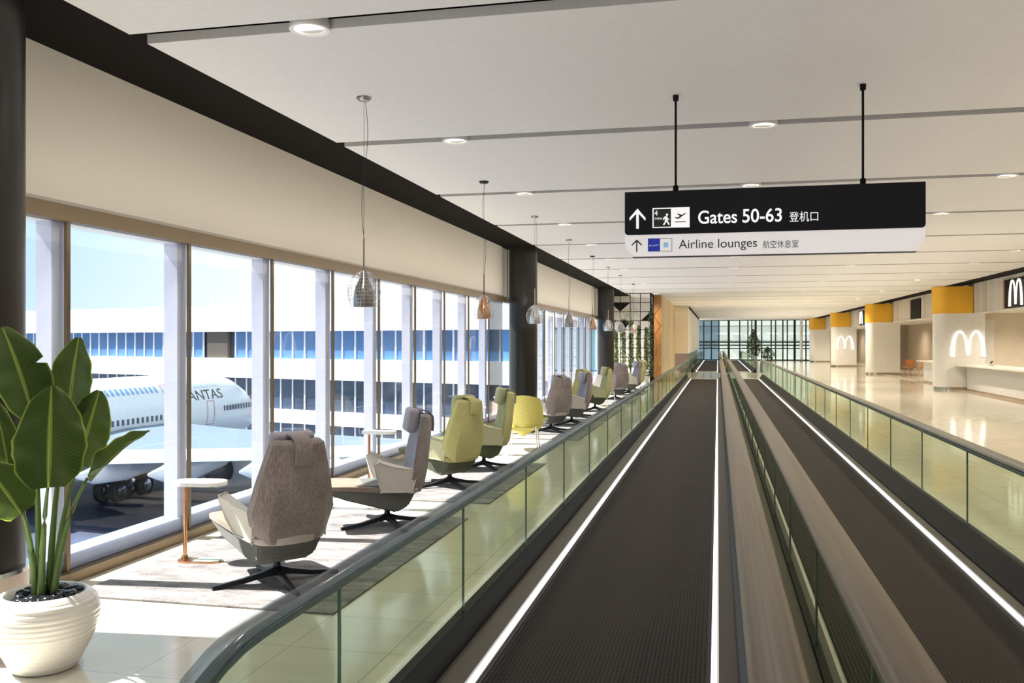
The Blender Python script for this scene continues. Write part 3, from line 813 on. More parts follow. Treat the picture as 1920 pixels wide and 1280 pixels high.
# ================================================================== PENDANTS
pend = [(-2.83, 6.98, 'smoke', 'wire-cage pendant lamp with smoky metal shade, nearest and largest'), (-2.85, 10.97, 'copper', 'wire-cage pendant lamp with copper shade, second along the row'),
        (-2.85, 14.2, 'chrome', 'wire-cage pendant lamp with chrome shade in front of the middle black column'), (-2.85, 17.6, 'smoke', 'wire-cage pendant with smoky shade, first past the middle column'),
        (-2.86, 21.1, 'copper', 'wire-cage pendant with copper shade, fifth along the row'), (-2.87, 24.3, 'chrome', 'wire-cage pendant with chrome shade in front of the far column'),
        (-2.87, 27.4, 'smoke', 'small smoky pendant before the trellis'), (-2.86, 31.6, 'copper', 'farthest pendant, coppery, before the trellis greenery')]
for i, (x, y, mt, l) in enumerate(pend):
    t = thing('pendant_lamp', l, 'pendant lamp', (x, y, ZC), group='row of cage pendants')
    MB().lathe([(.062, 0), (.060, -.012), (.045, -.028), (.012, -.034), (.006, -.034)], 24).build('canopy', 'smoke' if mt != 'copper' else 'metal_black', t, True, 40)
    z0 = 2.60-ZC
    MB().tube([(0, 0, -.03), (-.001, 0, z0)], .0016, 6).build('cable', 'metal_black', t)
    pts = []
    for k in range(15):
        q = k/14
        pts.append((.012+.026*math.sin(q*PI*2)*(1-.2*q)*(1 if i % 2 == 0 else -1)-.012*q, 0, -.03+(z0+.03)*q))
    MB().tube(pts, .0022, 6).build('flex', 'metal_black', t)
    zr = 2.335-ZC
    MB().lathe([(.0045, z0), (.0065, z0-.02), (.0065, zr), (.012, zr-.02)], 12).build('rod', 'smoke' if mt == 'smoke' else ('metal_black' if mt == 'copper' else 'chrome'), t, True)
    sh = MB().lathe([(.016, zr), (.026, zr-.03), (.040, zr-.075), (.066, zr-.135), (.080, zr-.19), (.084, zr-.235), (.086, zr-.30), (.080, zr-.30), (.078, zr-.235), (.060, zr-.135), (.02, zr-.04)], 32, cap=False).build('shade', mt, t, True, 60)
    cg = MB()
    prof = [(.014, zr-.005), (.055, zr-.022), (.100, zr-.065), (.130, zr-.125), (.137, zr-.18), (.127, zr-.24), (.108, zr-.30)]
    for k in range(22):
        a = 2*PI*k/22
        cg.tube([(r*math.cos(a), r*math.sin(a), z) for r, z in prof], .0013, 4)
    for r, z in [(.055, zr-.022), (.08, zr-.043), (.100, zr-.065), (.118, zr-.095), (.130, zr-.125), (.136, zr-.155), (.137, zr-.18), (.133, zr-.21), (.127, zr-.24), (.118, zr-.27), (.108, zr-.30)]:
        cg.tube([(r*math.cos(2*PI*k/28), r*math.sin(2*PI*k/28), z) for k in range(29)], .0012, 4)
    cg.build('wire_cage', 'chrome', t)

# ================================================================== HANGING SIGN
SY = 7.44
tl = XY(1172, SY, 360); tr = XY(1735, SY, 341)
bl_ = XY(1187, SY, 481)
sx0, sx1 = tl.x, tr.x
zt = (tl.z+tr.z)/2
zb = bl_.z
zm = XY(1172, SY, 441).z
sg = thing('hanging_sign', 'long black and white hanging sign for Gates 50-63 and Airline lounges', 'sign', ((sx0+sx1)/2, SY, zt))
so = Vector((-(sx0+sx1)/2, -SY, -zt))
def rrect(x0, x1, z0, z1, r, n=10, y=SY):
    pts = []
    for k in range(n+1):
        a = PI+PI/2*k/n; pts.append((x0+r+r*math.cos(a), y, z0+r+r*math.sin(a)))
    for k in range(n+1):
        a = -PI/2+PI/2*k/n; pts.append((x1-r+r*math.cos(a), y, z0+r+r*math.sin(a)))
    pts += [(x1, y, z1), (x0, y, z1)]
    return pts
MB().prism(rrect(sx0, sx1, zb, zm+.03, .125), (0, .09, 0)).build('white_panel', 'signwht', sg, True, 30, so)
MB().prism(rrect(sx0-.002, sx1+.002, zm, zt, .03, 6, SY-.006), (0, .102, 0)).build('black_panel', 'signblk', sg, True, 30, so)
MB().prism([(p[0], p[1], p[2]-.008) for p in rrect(sx0+.06, sx1-.06, zb, zb+.006, .002, 2, SY+.01)], (0, .07, 0)).build('lower_edge', 'ink', sg, False, None, so)
for u, v in ((1267, 178), (1618, 157)):
    p = XY(u, SY+.04)
    r = MB().tube([(p.x, SY+.04, zt-.0), (p.x, SY+.04, ZC)], .0095, 10).build('hanger_rod', 'black', sg, True, None, so)
    MB().lathe([(.018, 0), (.022, .006), (.022, .045), (.012, .05)], 12, (p.x, SY+.04, zt)).build('rod_clamp', 'black', r, True, 40)
    MB().lathe([(.012, -.05), (.022, -.045), (.024, 0)], 12, (p.x, SY+.04, ZC)).build('rod_clamp', 'black', r, True, 40)
def face_pts(pl, y): return [XY(u, y, v) for u, v in pl]
def flat(pl, name, mat, y, par=sg, off=so):
    return MB().face(face_pts(pl, y)).build(name, mat, par, False, None, off)
def flats(pls, name, mat, y, par=sg):
    b = MB()
    for pl in pls: b.face(face_pts(pl, y))
    return b.build(name, mat, par, False, None, so)
def words(body, u0, u1, vc, hp, name, mat, y):
    a = XY(u0, y, vc); b = XY(u1, y, vc); m = XY((u0+u1)/2, y, vc)
    d = -m.x*SN+y*CS
    h = hp/F*d
    o = text_at(body, name, mat, Vector((a.x, y, m.z-h/2)), Vector((1, 0, 0)), Vector((0, 0, 1)), b.x-a.x, h, sg)
    o.location = so
    # a line of lettering rises a hair in print weight: thicken slightly
    return o
yf = SY-.0085; yw = SY-.0025
words('Gates', 1309, 1382, 406.3, 25, 'gate_lettering', 'lit', yf)
words('50-63', 1392, 1466, 403.5, 26, 'gate_numbers', 'lit', yf)
words('登机口', 1480, 1534, 405.6, 19, 'chinese_lettering', 'lit', yf)
words('Airline lounges', 1272.5, 1419.5, 458.7, 22, 'lounge_lettering', 'ink', yw)
words('航空休息室', 1430.5, 1497, 457.3, 14.5, 'chinese_lettering', 'ink', yw)
def arrow(cu, vt, vb, wu, wv, s, name, mat, y):
    flats([[(cu-s/2, vt+s*.7), (cu+s/2, vt+s*.7), (cu+s/2, vb), (cu-s/2, vb)],
           [(cu, vt), (cu+wu, wv-s*.5), (cu+wu-.5, wv+s*.55), (cu, vt+s*1.45)],
           [(cu, vt), (cu, vt+s*1.45), (cu-wu+.5, wv+s*.55), (cu-wu, wv-s*.5)]], name, mat, y)
arrow(1195.3, 390.8, 428.5, 15.2, 411, 5.0, 'arrow', 'lit', yf)
arrow(1193.9, 448.8, 472.2, 9.8, 459.5, 2.4, 'arrow', 'ink', yw)
flat([(1223.4, 390), (1293, 388), (1293, 426), (1223.4, 427.3)], 'pictogram_frame', 'lit', yf)
flat([(1225.6, 392.2), (1258, 391.2), (1258, 424.6), (1225.6, 425.4)], 'pictogram_dark_half', 'icon', yf-.001)
words('4', 1226.9, 1233.2, 399.3, 9, 'minute_number', 'lit', yf-.002)
words('mins', 1228, 1241.6, 409, 5.2, 'minute_word', 'lit', yf-.002)
def zc(x, y): return (1170+x/10.667, 380+y/10.667)
head = [zc(860+24*math.cos(2*PI*k/14), 238+24*math.sin(2*PI*k/14)) for k in range(14)]
flats([head,
       [zc(825, 268), (zc(862, 270)), zc(872, 300), zc(868, 345), zc(820, 345), zc(812, 300)],
       [zc(825, 340), zc(866, 340), zc(850, 375), zc(808, 446), zc(776, 440), zc(812, 385)],
       [zc(838, 340), zc(868, 338), zc(888, 385), zc(914, 432), zc(890, 444), zc(858, 392)],
       [zc(820, 270), zc(834, 285), zc(806, 312), zc(802, 350), zc(782, 346), zc(786, 300)],
       [zc(860, 278), zc(878, 310), zc(908, 326), zc(900, 344), zc(864, 326), zc(850, 296)]], 'walking_figure', 'lit', yf-.002)
flats([[zc(1010, 285), zc(1032, 282), zc(1068, 296), zc(1205, 212), zc(1238, 200), zc(1236, 214), zc(1208, 238), zc(1078, 322), zc(1052, 322)],
       [zc(1052, 222), zc(1082, 214), zc(1160, 244), zc(1120, 266)],
       [zc(1115, 290), zc(1165, 262), zc(1122, 306), zc(1092, 314)],
       [zc(1015, 374), zc(1236, 368), zc(1236, 386), zc(1015, 392)]], 'departing_plane_symbol', 'icon', yf-.001)
flat([zc(478, 713), zc(964, 707), zc(964, 972), zc(478, 976)], 'logo_frame', pbr('tan_frame', (.30, .24, .18), .5), yw)
flat([zc(482, 718), zc(716, 715), zc(716, 970), zc(482, 972)], 'logo_blue_square', 'blue', yw-.001)
flat([zc(722, 722), zc(952, 719), zc(952, 962), zc(722, 964)], 'logo_white_square', 'signwht', yw-.001)
flats([[zc(505, 840), zc(540, 836), zc(545, 872), zc(510, 878)], [zc(552, 852), zc(690, 828), zc(692, 850), zc(554, 870)]], 'logo_mark', pbr('logo_pale', (.5, .6, .9), .5), yw-.002)
flat([zc(790, 790), zc(888, 788), zc(888, 892), zc(790, 894)], 'logo_mark', 'sky', yw-.002)
flat([zc(796, 822), zc(882, 820), zc(882, 858), zc(796, 860)], 'logo_mark_band', pbr('logo_paler', (.55, .82, .95), .5), yw-.003)

# ================================================================== POTTED PLANT
PX, PY_ = -3.53, 4.20
pp = thing('potted_plant', 'large-leaved banana plant in a ribbed white pot by the left column', 'potted plant', (PX, PY_, 0))
prof = []
import itertools
base = [(.150, .0), (.165, .01), (.195, .07), (.232, .14), (.257, .20), (.270, .265), (.270, .32), (.255, .365), (.228, .398), (.210, .408)]
def interp(z):
    for (r0, z0), (r1, z1) in zip(base, base[1:]):
        if z0 <= z <= z1: return r0+(r1-r0)*(z-z0)/(z1-z0)
    return base[-1][0]
zz = 0
N = 96
for k in range(N+1):
    z = .408*k/N
    rib = .0035*abs(math.sin(z*PI/.027)) if .03 < z < .385 else 0
    prof.append((interp(z)+rib, z))
prof += [(.198, .404), (.190, .37), (.188, .34)]
MB().lathe(prof, 64).build('pot', 'pot', pp, True, 60)
b = MB()
for k in range(70):
    a = random.random()*2*PI; r = .155*math.sqrt(random.random()); 
    c = Vector((r*math.cos(a), r*math.sin(a), .372+random.random()*.03))
    m = Matrix.Translation(c) @ Matrix.Rotation(random.random()*PI, 4, 'Z') @ Matrix.Rotation(random.uniform(-.4, .4), 4, 'X') @ Matrix.Diagonal((random.uniform(.034, .052), random.uniform(.024, .034), .017, 1))
    bmesh.ops.create_icosphere(b.bm, subdivisions=2, radius=1, matrix=m)
pb = b.build('pebbles', 'pebble', pp, True); pb['kind'] = 'stuff'
org = Vector((PX, PY_, 0))
D0 = 4.92
def leaf(base_px, tip_px, d_base, d_tip, wpx, nrm, fold=.25, bend=.06, root=(0, 0), notch=None, rag=.02):
    A = P(base_px[0], base_px[1], d_base); B = P(tip_px[0], tip_px[1], d_tip)
    L = (B-A); n = Vector(nrm).normalized(); n = (n-L.normalized()*n.dot(L.normalized())).normalized()
    sd = L.normalized().cross(n).normalized()
    W = wpx/F*D0/2
    nu, nv = 26, 12
    bmm = bmesh.new(); uvl = bmm.loops.layers.uv.new('UVMap')
    g = []
    seed = random.random()*50
    for i in range(nu+1):
        t = i/nu
        c = A+L*t-n*(bend*4*(t-.5)**2*L.length*.5)
        w = W*(math.sin(PI*min(1, t*.93+.055)**.80))**.62
        row = []
        for j in range(nv+1):
            q = -1+2*j/nv
            wav = noise.noise(Vector((t*5, q*1.2, seed)))*.05*abs(q)
            edge = 1+(noise.noise(Vector((t*9, seed, q)))*.10*abs(q) if abs(q) > .9 else 0)
            if notch and abs(t-notch[0]) < .025 and q*notch[1] > .35: edge *= .62
            row.append((c+sd*(w*q*edge)+n*(fold*w*abs(q)**1.3+wav*.6), t, q))
        g.append(row)
    V = [[bmm.verts.new(p[0]) for p in row] for row in g]
    for i in range(nu):
        for j in range(nv):
            f = bmm.faces.new([V[i][j], V[i][j+1], V[i+1][j+1], V[i+1][j]])
            f.smooth = True
            for lp, (ii, jj) in zip(f.loops, ((i, j), (i, j+1), (i+1, j+1), (i+1, j))):
                lp[uvl].uv = (ii/nu+abs(jj/nv-.5)*.35, jj/nv)
    me = bpy.data.meshes.new('leaf'); bmm.to_mesh(me); bmm.free(); me.materials.append(M['leaf'])
    o = bpy.data.objects.new('leaf', me); COL.objects.link(o); o.parent = pp; o.location = -org
    # stalk from the pebbles to the blade, running on as the midrib
    s0 = Vector((PX+root[0], PY_+root[1], .36))
    pts = []; rad = []
    for k in range(13):
        t = k/12
        ctrl = s0.lerp(A, .5)+Vector((0, 0, .10)); ctrl.x = s0.x*.75+A.x*.25; ctrl.y = s0.y*.75+A.y*.25
        pts.append(s0*(1-t)**2+ctrl*2*t*(1-t)+A*t*t); rad.append(.021-.014*t)
    MB().tube(pts, rad, 10).build('stalk', 'stem', pp, True, None, -org)
    mid = []; rd = []
    for i in range(0, nu, 2):
        t = i/nu
        mid.append(A+L*t-n*(bend*4*(t-.5)**2*L.length*.5)-n*.001); rd.append(.006*(1-t)+.001)
    MB().tube(mid, rd, 6).build('midrib', pbr('leaf_rib', (.26, .34, .07), .5), o, True)
cam = Vector((-.0, 0, 0))
tow = Vector((.72, -.62, .1))            # towards the viewer
leaf((64, 776), (8, 612), 4.80, 4.72, 100, tow+Vector((.1, .1, .35)), .22, .10, (-.05, .02), (.55, 1))
leaf((124, 800), (146, 632), 4.98, 5.08, 86, tow+Vector((-.55, 0, -.1)), .28, .05, (.0, .03))
leaf((90, 912), (96, 722), 4.72, 4.62, 122, tow, .14, -.05, (.0, -.03))
leaf((146, 872), (186, 732), 4.95, 5.0, 84, tow+Vector((-.25, -.1, .1)), .25, .06, (.03, .03), (.35, -1))
leaf((164, 896), (276, 803), 4.86, 4.95, 52, Vector((-.60, .30, .35)).cross(Vector((.35, -.93, 0))), .55, .12, (.05, .0))
leaf((42, 962), (-30, 868), 4.70, 4.62, 92, tow+Vector((0, 0, .5)), .2, .10, (-.04, -.02))
leaf((22, 905), (-8, 752), 4.86, 4.84, 56, tow+Vector((.4, .2, .1)), .25, .06, (-.05, .0))

# ================================================================== TRELLIS + PLANTS
ty = 37.6
tx0, tx1 = -4.36, -2.70
tr_ = thing('black_trellis', 'black steel grid trellis with triangular panels at the end of the lounge', 'trellis', ((tx0+tx1)/2, ty, 0))
to = Vector((-(tx0+tx1)/2, -ty, 0))
b = MB()
nx, nz = 4, 10
ZT = ZC+.0
cw = (tx1-tx0)/nx; ch = ZT/nz
for i in range(nx+1): b.box(tx0+cw*i-.014, tx0+cw*i+.014, ty-.014, ty+.014, 0, ZT-.002)
for j in range(1, nz+1): b.box(tx0, tx1, ty-.012, ty+.012, ch*j-.030, ch*j-.004)
b.build('grid', 'black', tr_, loc=to)
b = MB()
for k in range(5): b.box(tx1-.02, tx1+.02, ty+k*.42-.016, ty+k*.42+.016, 0, ZT-.002)
for j in range(1, nz+1): b.box(tx1-.014, tx1+.014, ty, ty+1.7, ch*j-.03, ch*j-.004)
b.build('side_grid', 'black', tr_, loc=to)
def tri(i0, j0, i1, j1, i2, j2):
    q = [(tx0+cw*i, ty-.005, ch*j-.016) for i, j in ((i0, j0), (i1, j1), (i2, j2))]
    MB().prism(q, (0, .01, 0)).build('triangle_panel', 'black', tr_, loc=to)
tri(0, 9, 2, 9, 1, 8); tri(1, 7, 2.05, 7, 1.55, 6.2); tri(3.05, 7, 4, 7, 4, 8)
pl = MB().box(-.78, .78, -.15, .15, 0, .42, .015).build('planter_box', 'white', None, loc=((tx0+tx1)/2-.05, ty+.35, 0.0005))
tag(pl, 'low white planter box behind the black trellis', 'planter')
MB().box(-.74, .74, -.12, .12, .40, .43).build('soil', 'bark', pl)
def leafy(name, label, cat, loc, h, r, mat, n, group, trunk=.012, ls=.075, shape='col', ys=.7):
    t = thing(name, label, cat, loc, 0, group)
    b = MB()
    for k in range(n):
        q = random.random()
        z = h*(.10+.90*q)
        rr = r*(1-.35*q) if shape == 'col' else r*max(.08, math.sin(PI*(.15+.8*q)))*(1.2-.6*q)
        a = random.random()*2*PI; ra = rr*math.sqrt(random.random())
        c = Vector((ra*math.cos(a), ra*math.sin(a)*ys, z))
        m = Matrix.Translation(c) @ Matrix.Rotation(random.random()*2*PI, 4, 'Z') @ Matrix.Rotation(random.uniform(-1.1, 1.1), 4, 'X') @ Matrix.Rotation(random.uniform(-.9, .9), 4, 'Y')
        s = ls*random.uniform(.6, 1.3)
        p = [m @ Vector(v) for v in ((0, -s, 0), (s*.38, -s*.1, s*.06), (0, s, 0), (-s*.38, -s*.1, s*.06))]
        b.face(p)
    b.build('foliage', mat, t)
    b = MB()
    for k in range(3):
        a = k*2.1
        b.tube([(.02*math.cos(a), .02*math.sin(a)*ys, 0), (.05*math.cos(a+1), .04*math.sin(a)*ys, h*.5), (.08*math.cos(a+.5)*r/.2, .05*math.sin(a)*ys, h*.9)], [trunk, trunk*.8, trunk*.4], 6)
    b.build('stem', 'bark', t)
    return t
for k, (x, h, r) in enumerate([(-.62, 1.75, .17), (-.28, 2.25, .20), (.06, 2.15, .20), (.39, 2.0, .18), (.72, 1.9, .14)]):
    leafy('bamboo_plant', ['leafy bamboo plant at the left end of the trellis planter', 'tall leafy bamboo plant, second from the left in the trellis planter', 'leafy bamboo plant in the middle of the trellis planter', 'leafy bamboo plant, second from the right in the trellis planter', 'leafy bamboo plant at the right end of the trellis planter'][k],
          'plant', ((tx0+tx1)/2-.05+x*.93, ty+.35, .432), h, r*.66, 'vine', 640, 'bamboo behind the trellis', .01, .066)
leafy('climbing_vine', 'green climbing vine growing up the right edge of the trellis', 'plant', (tx1-.0, ty-.24, .001), 2.95, .16, 'vine2', 420, None, .012, .07, 'col', .5)
leafy('hanging_vine', 'thin trailing vine across the upper squares of the trellis', 'plant', (tx0+cw*2.1, ty-.15, 2.45), .65, .48, 'vine', 130, None, .006, .05, 'col', .12)

# ================================================================== SHOP FURNITURE
def counter(x, y0, y1, label, over):
    c = thing('shop_counter', label, 'counter', (x+.35, (y0+y1)/2, 0), group='white shop counters')
    o = Vector((-x-.35, -(y0+y1)/2, 0))
    MB().box(x, x+.7, y0, y1, .0, .88).build('counter_body', 'white', c, loc=o)
    MB().box(x-over, x+.75, y0-.05, y1+.02, .88, .93, .006).build('worktop', pbr('worktop', (.82, .76, .66), .35), c, loc=o)
    MB().box(x-.004, x+.006, y0, y1, .0, .05).build('kick_strip', 'mat', c, loc=o)
    return c
counter(8.75, 14.0, 35.48, 'long white shop counter at the right edge of the picture', .42)
counter(8.74, 37.0, 42.5, 'short white counter behind the nearest pier', .30)
b = MB().box(-.06, .06, -.09, .09, 0, .02, .004)
pt = b.build('payment_terminal', 'screen', None, loc=(9.05, 33.6, .9305)); tag(pt, 'small dark payment terminal standing on the long white counter', 'terminal')
MB().box(-.05, .05, -.08, .08, -.10, .10, .01, Matrix.Translation((0, 0, .115)) @ Matrix.Rotation(.5, 4, 'Y') @ Matrix.Rotation(PI/2, 4, 'Y') @ Matrix.Diagonal((1, 1, .18, 1))).build('screen', 'screen', pt, True, 40)
for k, (x, y) in enumerate([(9.0, 41.2), (9.05, 40.5)]):
    o = MB().lathe([(.05, 0), (.06, .02), (.055, .10), (.07, .16), (.03, .18)], 16).build('dark_jar', 'screen', None, True, 40, (x, y, .9305))
    tag(o, ['dark jar on the short counter, nearer its open end', 'dark jar on the short counter, nearer the pier'][k], 'jar', 'jars on the short counter')
    MB().lathe([(.035, .18), (.038, .20), (.01, .21)], 12).build('lid', 'metal_black', o, True)
def cafe_chair(x, y, rz, mat, label):
    t = thing('cafe_chair', label, 'chair', (x, y, 0.0005), rz, 'timber cafe chairs')
    MB().box(-.24, .24, -.22, .24, .42, .47, .015).build('seat', mat, t, True, 40)
    rr = []
    for k in range(9):
        a = PI*(1.08+.84*k/8)
        rr.append((.27*math.cos(a), .05+.27*math.sin(a)))
    b = MB(); 
    b.rings([[Vector((px, py, .52)), Vector((px*.93, py*.93, .52)), Vector((px*.95, py*.95, .82)), Vector((px*1.04, py*1.04, .82))] for px, py in rr])
    b.build('backrest', mat, t, True, 40)
    for sx in (-1, 1):
        for sy in (-1, 1):
            MB().tube([(sx*.17, sy*.12, .43), (sx*.25, sy*.24, 0)], [.026, .018], 8).build('leg', 'pine' if sy < 0 else mat, t, True)
    for sx in (-1, 1): MB().tube([(sx*.20, -.2, .44), (sx*.22, -.17, .56)], .015, 6).build('back_post', mat, t)
for a in [(9.55, 49.6, 2.4, 'orange', 'orange timber cafe chair nearest the white second pier'), (10.15, 48.6, -.6, 'orange', 'orange timber cafe chair in front of the cafe table'), (10.75, 47.6, .5, 'redbrown', 'dark brown cafe chair partly behind the short counter'),
          (9.7, 60.0, 2.0, 'redbrown', 'dark red-brown cafe chair between the second and third piers')]:
    cafe_chair(*a)
ct = thing('cafe_table', 'dark round cafe table among the orange chairs', 'table', (10.5, 49.4, 0.0005))
MB().lathe([(.38, .71), (.40, .72), (.40, .74), (.38, .75)], 32).build('table_top', 'metal_black', ct, True, 40)
MB().lathe([(.25, 0), (.24, .02), (.04, .04), (.03, .70)], 24).build('pedestal', 'metal_black', ct, True, 40)

# ================================================================== FAR GLASS WALL + OUTSIDE
cwl = empty('window_9', ((-1.5+8.75)/2, Yf-.1, 0)); struct(cwl)
co = Vector((-(-1.5+8.75)/2, -Yf+.1, 0))
x0, x1 = -2.5, 8.75
xm_ = [-2.5, -1.3, -.6, .1, 1.0, 2.0, 2.75, 3.1, 3.45, 4.0, 4.85, 5.25, 5.9, 6.3, 6.95, 7.5, 7.95, 8.35, 8.75]
for i in range(len(xm_)-1):
    a, bb = xm_[i], xm_[i+1]
    MB().face([(a, Yf-.1, 0), (bb, Yf-.1, 0), (bb, Yf-.1, 3.84), (a, Yf-.1, 3.84)]).build('glass_pane', 'cdark' if bb < .2 else 'cglass', cwl, loc=co)
for i, x in enumerate(xm_):
    w = .10 if i in (4, 8, 14) else .055
    MB().box(x-w, x+w, Yf-.2, Yf-.02, 0, 3.84).build('mullion', 'cwall', cwl, loc=co)
for z, h in ((1.05, .10), (1.35, .10), (1.62, .12), (0, .08), (3.70, .14)):
    MB().box(x0, x1, Yf-.22, Yf-.05, z, z+h).build('transom', 'cwall', cwl, loc=co)
ob = thing('office_building', 'pale grey building with lit strips seen through the far glass wall', 'building', (4, 97, -4.5))
oo = Vector((-4, -97, 4.5))
MB().box(-8, 18, 96, 99, -4.5, 7).build('wall', 'greyb', ob, loc=oo)
st = emit('strip_light', (.9, 1, 1), 1.6)
for z in (1.0, 2.5):
    for x in (-.2, 1.3, 3.1, 4.9, 6.7, 8.3):
        MB().box(x, x+1.1, 95.93, 96.0, z, z+.16).build('lit_window', st, ob, loc=oo)
for z in (1.75, 3.3):
    MB().box(-8, 18, 95.95, 96, z, z+.08).build('floor_band', 'steel', ob, loc=oo)
struct(MB().box(-14, 22, 88.2, 101, -4.7, -.02).build('ground_outside', pbr('paving_outside', (.35, .37, .36), .8)))
leafy('garden_tree', 'dark green conical tree outside the far glass wall', 'tree', (3.35, 90.5, -.02), 2.9, .75, 'vine2', 900, None, .05, .16, 'cone')
leafy('garden_shrub', 'low dark shrub outside the far glass wall, right of the tree', 'shrub', (4.7, 91.0, -.02), 1.2, .75, 'vine2', 400, None, .03, .14, 'cone')

# ================================================================== AIRSIDE: apron, opposite building, aircraft
GZ = -4.5
struct(MB().box(-140, -5.4, -60, 140, GZ-.3, GZ).build('apron', 'apron'))
struct(MB().box(-5.4, -4.98, Yn, Yf, GZ-.3, -.26).build('wall_outer_base', 'facade'))
A = P(-700, 640, 50*2867/(1217)); B = P(1000, 640, 50*2867/2917)
A.z = 0; B.z = 0
dv = (B-A).normalized(); nv = Vector((dv.y, -dv.x, 0))       # outward, towards us
if nv.y > 0: nv = -nv
LEN = (B-A).length
tb = thing('terminal_building', 'long white terminal building with bands of blue windows across the apron', 'building', A)
def fbox(s0, s1, d0, d1, z0, z1, name, mat):
    """box on the facade: s along, d outwards"""
    p = [dv*s0+nv*d0, dv*s1+nv*d0, dv*s1+nv*d1, dv*s0+nv*d1]
    return MB().prism([Vector((q.x, q.y, z0)) for q in p], (0, 0, z1-z0)).build(name, mat, tb)
zT = 2.43+H
bands = [(-1.11+H, .66+H), (-4.37+H, -2.40+H), (-6.0+H, -5.22+H)]
fbox(0, LEN, -1.3, -.3, GZ, zT-.05, 'building_core', 'fdark')
lv_ = [(GZ, bands[2][0]), (bands[2][1], bands[1][0]), (bands[1][1], bands[0][0]), (bands[0][1], zT)]
for a, b_ in lv_: fbox(0, LEN, -.25, .25, a, b_, 'white_band', 'facade')
def s_of(u):
    d = 50*2867/(u+1917); q = P(u, 640, d); q.z = 0
    return (q-A).dot(dv)
s0, s1, pitch = s_of(5), s_of(965), 1.04
sb0, sb1 = s_of(389), s_of(427)
for bi, (z0, z1) in enumerate(bands):
    s = s0; rest = MB(); k = 0
    mulb = MB()
    while s < s1:
        if not (bi == 0 and sb0-.6 < s < sb1-.3):
            fbox(s+.03, min(s+pitch-.03, s1), -.22, -.12, z0, z1, 'window', 'fglass' if bi == 0 else 'fdark')
        s += pitch
    s = s0 % pitch
    while s < LEN:
        q = [dv*(s-.04)+nv*-.06, dv*(s+.04)+nv*-.06, dv*(s+.04)+nv*(-.15), dv*(s-.04)+nv*(-.15)]
        mulb.prism([Vector((p.x, p.y, z0)) for p in q], (0, 0, z1-z0)); s += pitch
    mulb.build('window_mullions', 'facade', tb)
    fbox(0, s0, -.25, -.2, z0, z1, 'plain_glazing', 'fglass' if bi == 0 else 'fdark')
    fbox(s1, LEN, -.25, .26, z0, z1, 'pale_glazing' if bi == 0 else 'end_wall', 'fteal' if bi == 0 else 'facade')
fbox(sb0, sb1, -.2, .02, bands[0][0], bands[0][1], 'brown_panel', 'fbrown')
an = thing('annex_building', 'pale building with teal windows seen through the fins beyond the middle column', 'building', (-8, 52.5, GZ))
no = Vector((8, -52.5, -GZ))
MB().box(-9.1, -5.45, 51, 54, GZ, 4.0).build('wall', 'facade', an, loc=no)
for k in range(3): MB().box(-9.0+k*1.2, -7.95+k*1.2, 50.95, 51.02, .15, 2.45).build('window', 'fteal', an, loc=no)
for z in (.05, 2.45): MB().box(-9.1, -5.45, 50.93, 51.02, z, z+.10).build('window_rail', 'fglass', an, loc=no)
# aircraft
XP, ZP = -26.0, -1.70
ac = thing('airliner', 'white airliner with QANTAS lettering parked on the apron outside'.replace('QANTAS lettering', 'dark fuselage lettering'), 'aeroplane', (XP, 36, GZ))
ao = Vector((-XP, -36, -GZ))
RW, RH = 1.62, 1.86
def ring_at(y, k, dz=0, n=40):
    return [Vector((XP+RW*k*math.cos(2*PI*i/n), y, ZP+dz+RH*k*math.sin(2*PI*i/n))) for i in range(n)]
st_ = [(8.0, .10, 1.3), (10, .35, 1.0), (13, .62, .62), (17, .88, .2), (20, 1, 0), (28, 1, 0), (36, 1, 0), (41.6, 1, 0), (42.8, .97, -.03), (44.0, .88, -.12), (45.2, .72, -.30), (46.2, .50, -.48), (46.9, .26, -.62), (47.2, .06, -.68)]
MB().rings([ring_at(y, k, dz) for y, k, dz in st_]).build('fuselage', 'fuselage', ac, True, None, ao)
MB().prism([(XP-.12, 8.2, ZP+1.6), (XP-.12, 14.5, ZP+1.4), (XP-.12, 10.6, ZP+6.2), (XP-.12, 8.4, ZP+6.2)], (.24, 0, 0)).build('tail_fin', 'fuselage', ac, loc=ao)
def on_hull(y, z, out=.012):
    s = (z-ZP)/RH; c = math.sqrt(max(0, 1-s*s))
    return Vector((XP+RW*c+out, y, z))
def hull_patch(y, z, w, h, name, mat, out=.012, rows=4, par=ac, fr=False):
    b = MB()
    for k in range(rows):
        za, zb_ = z-h/2+h*k/rows, z-h/2+h*(k+1)/rows
        b.face([on_hull(y-w/2, za, out), on_hull(y+w/2, za, out), on_hull(y+w/2, zb_, out), on_hull(y-w/2, zb_, out)])
    return b.build(name, mat, par, False, None, ao)
cw_ = pbr('cabin_window_blue', (.10, .30, .62), .3); cw2 = pbr('cabin_window_dark', (.04, .06, .10), .3)
for k in range(16): hull_patch(31.4+k*.335, -.42, .16, .26, 'cabin_window', cw_, rows=2)
for k in range(17): hull_patch(32.2+k*.335, -1.66, .15, .24, 'cabin_window', cw2, rows=2)
for k in range(11): hull_patch(41.6+k*.27, -1.62, .14, .26, 'cabin_window', cw2, rows=2)
for k in range(8): hull_patch(39.6+k*.27, -.42, .12, .16, 'cabin_window', pbr('cabin_window_pale', (.45, .62, .75), .3), rows=2)
ln = pbr('door_outline', (.50, .24, .26), .5)
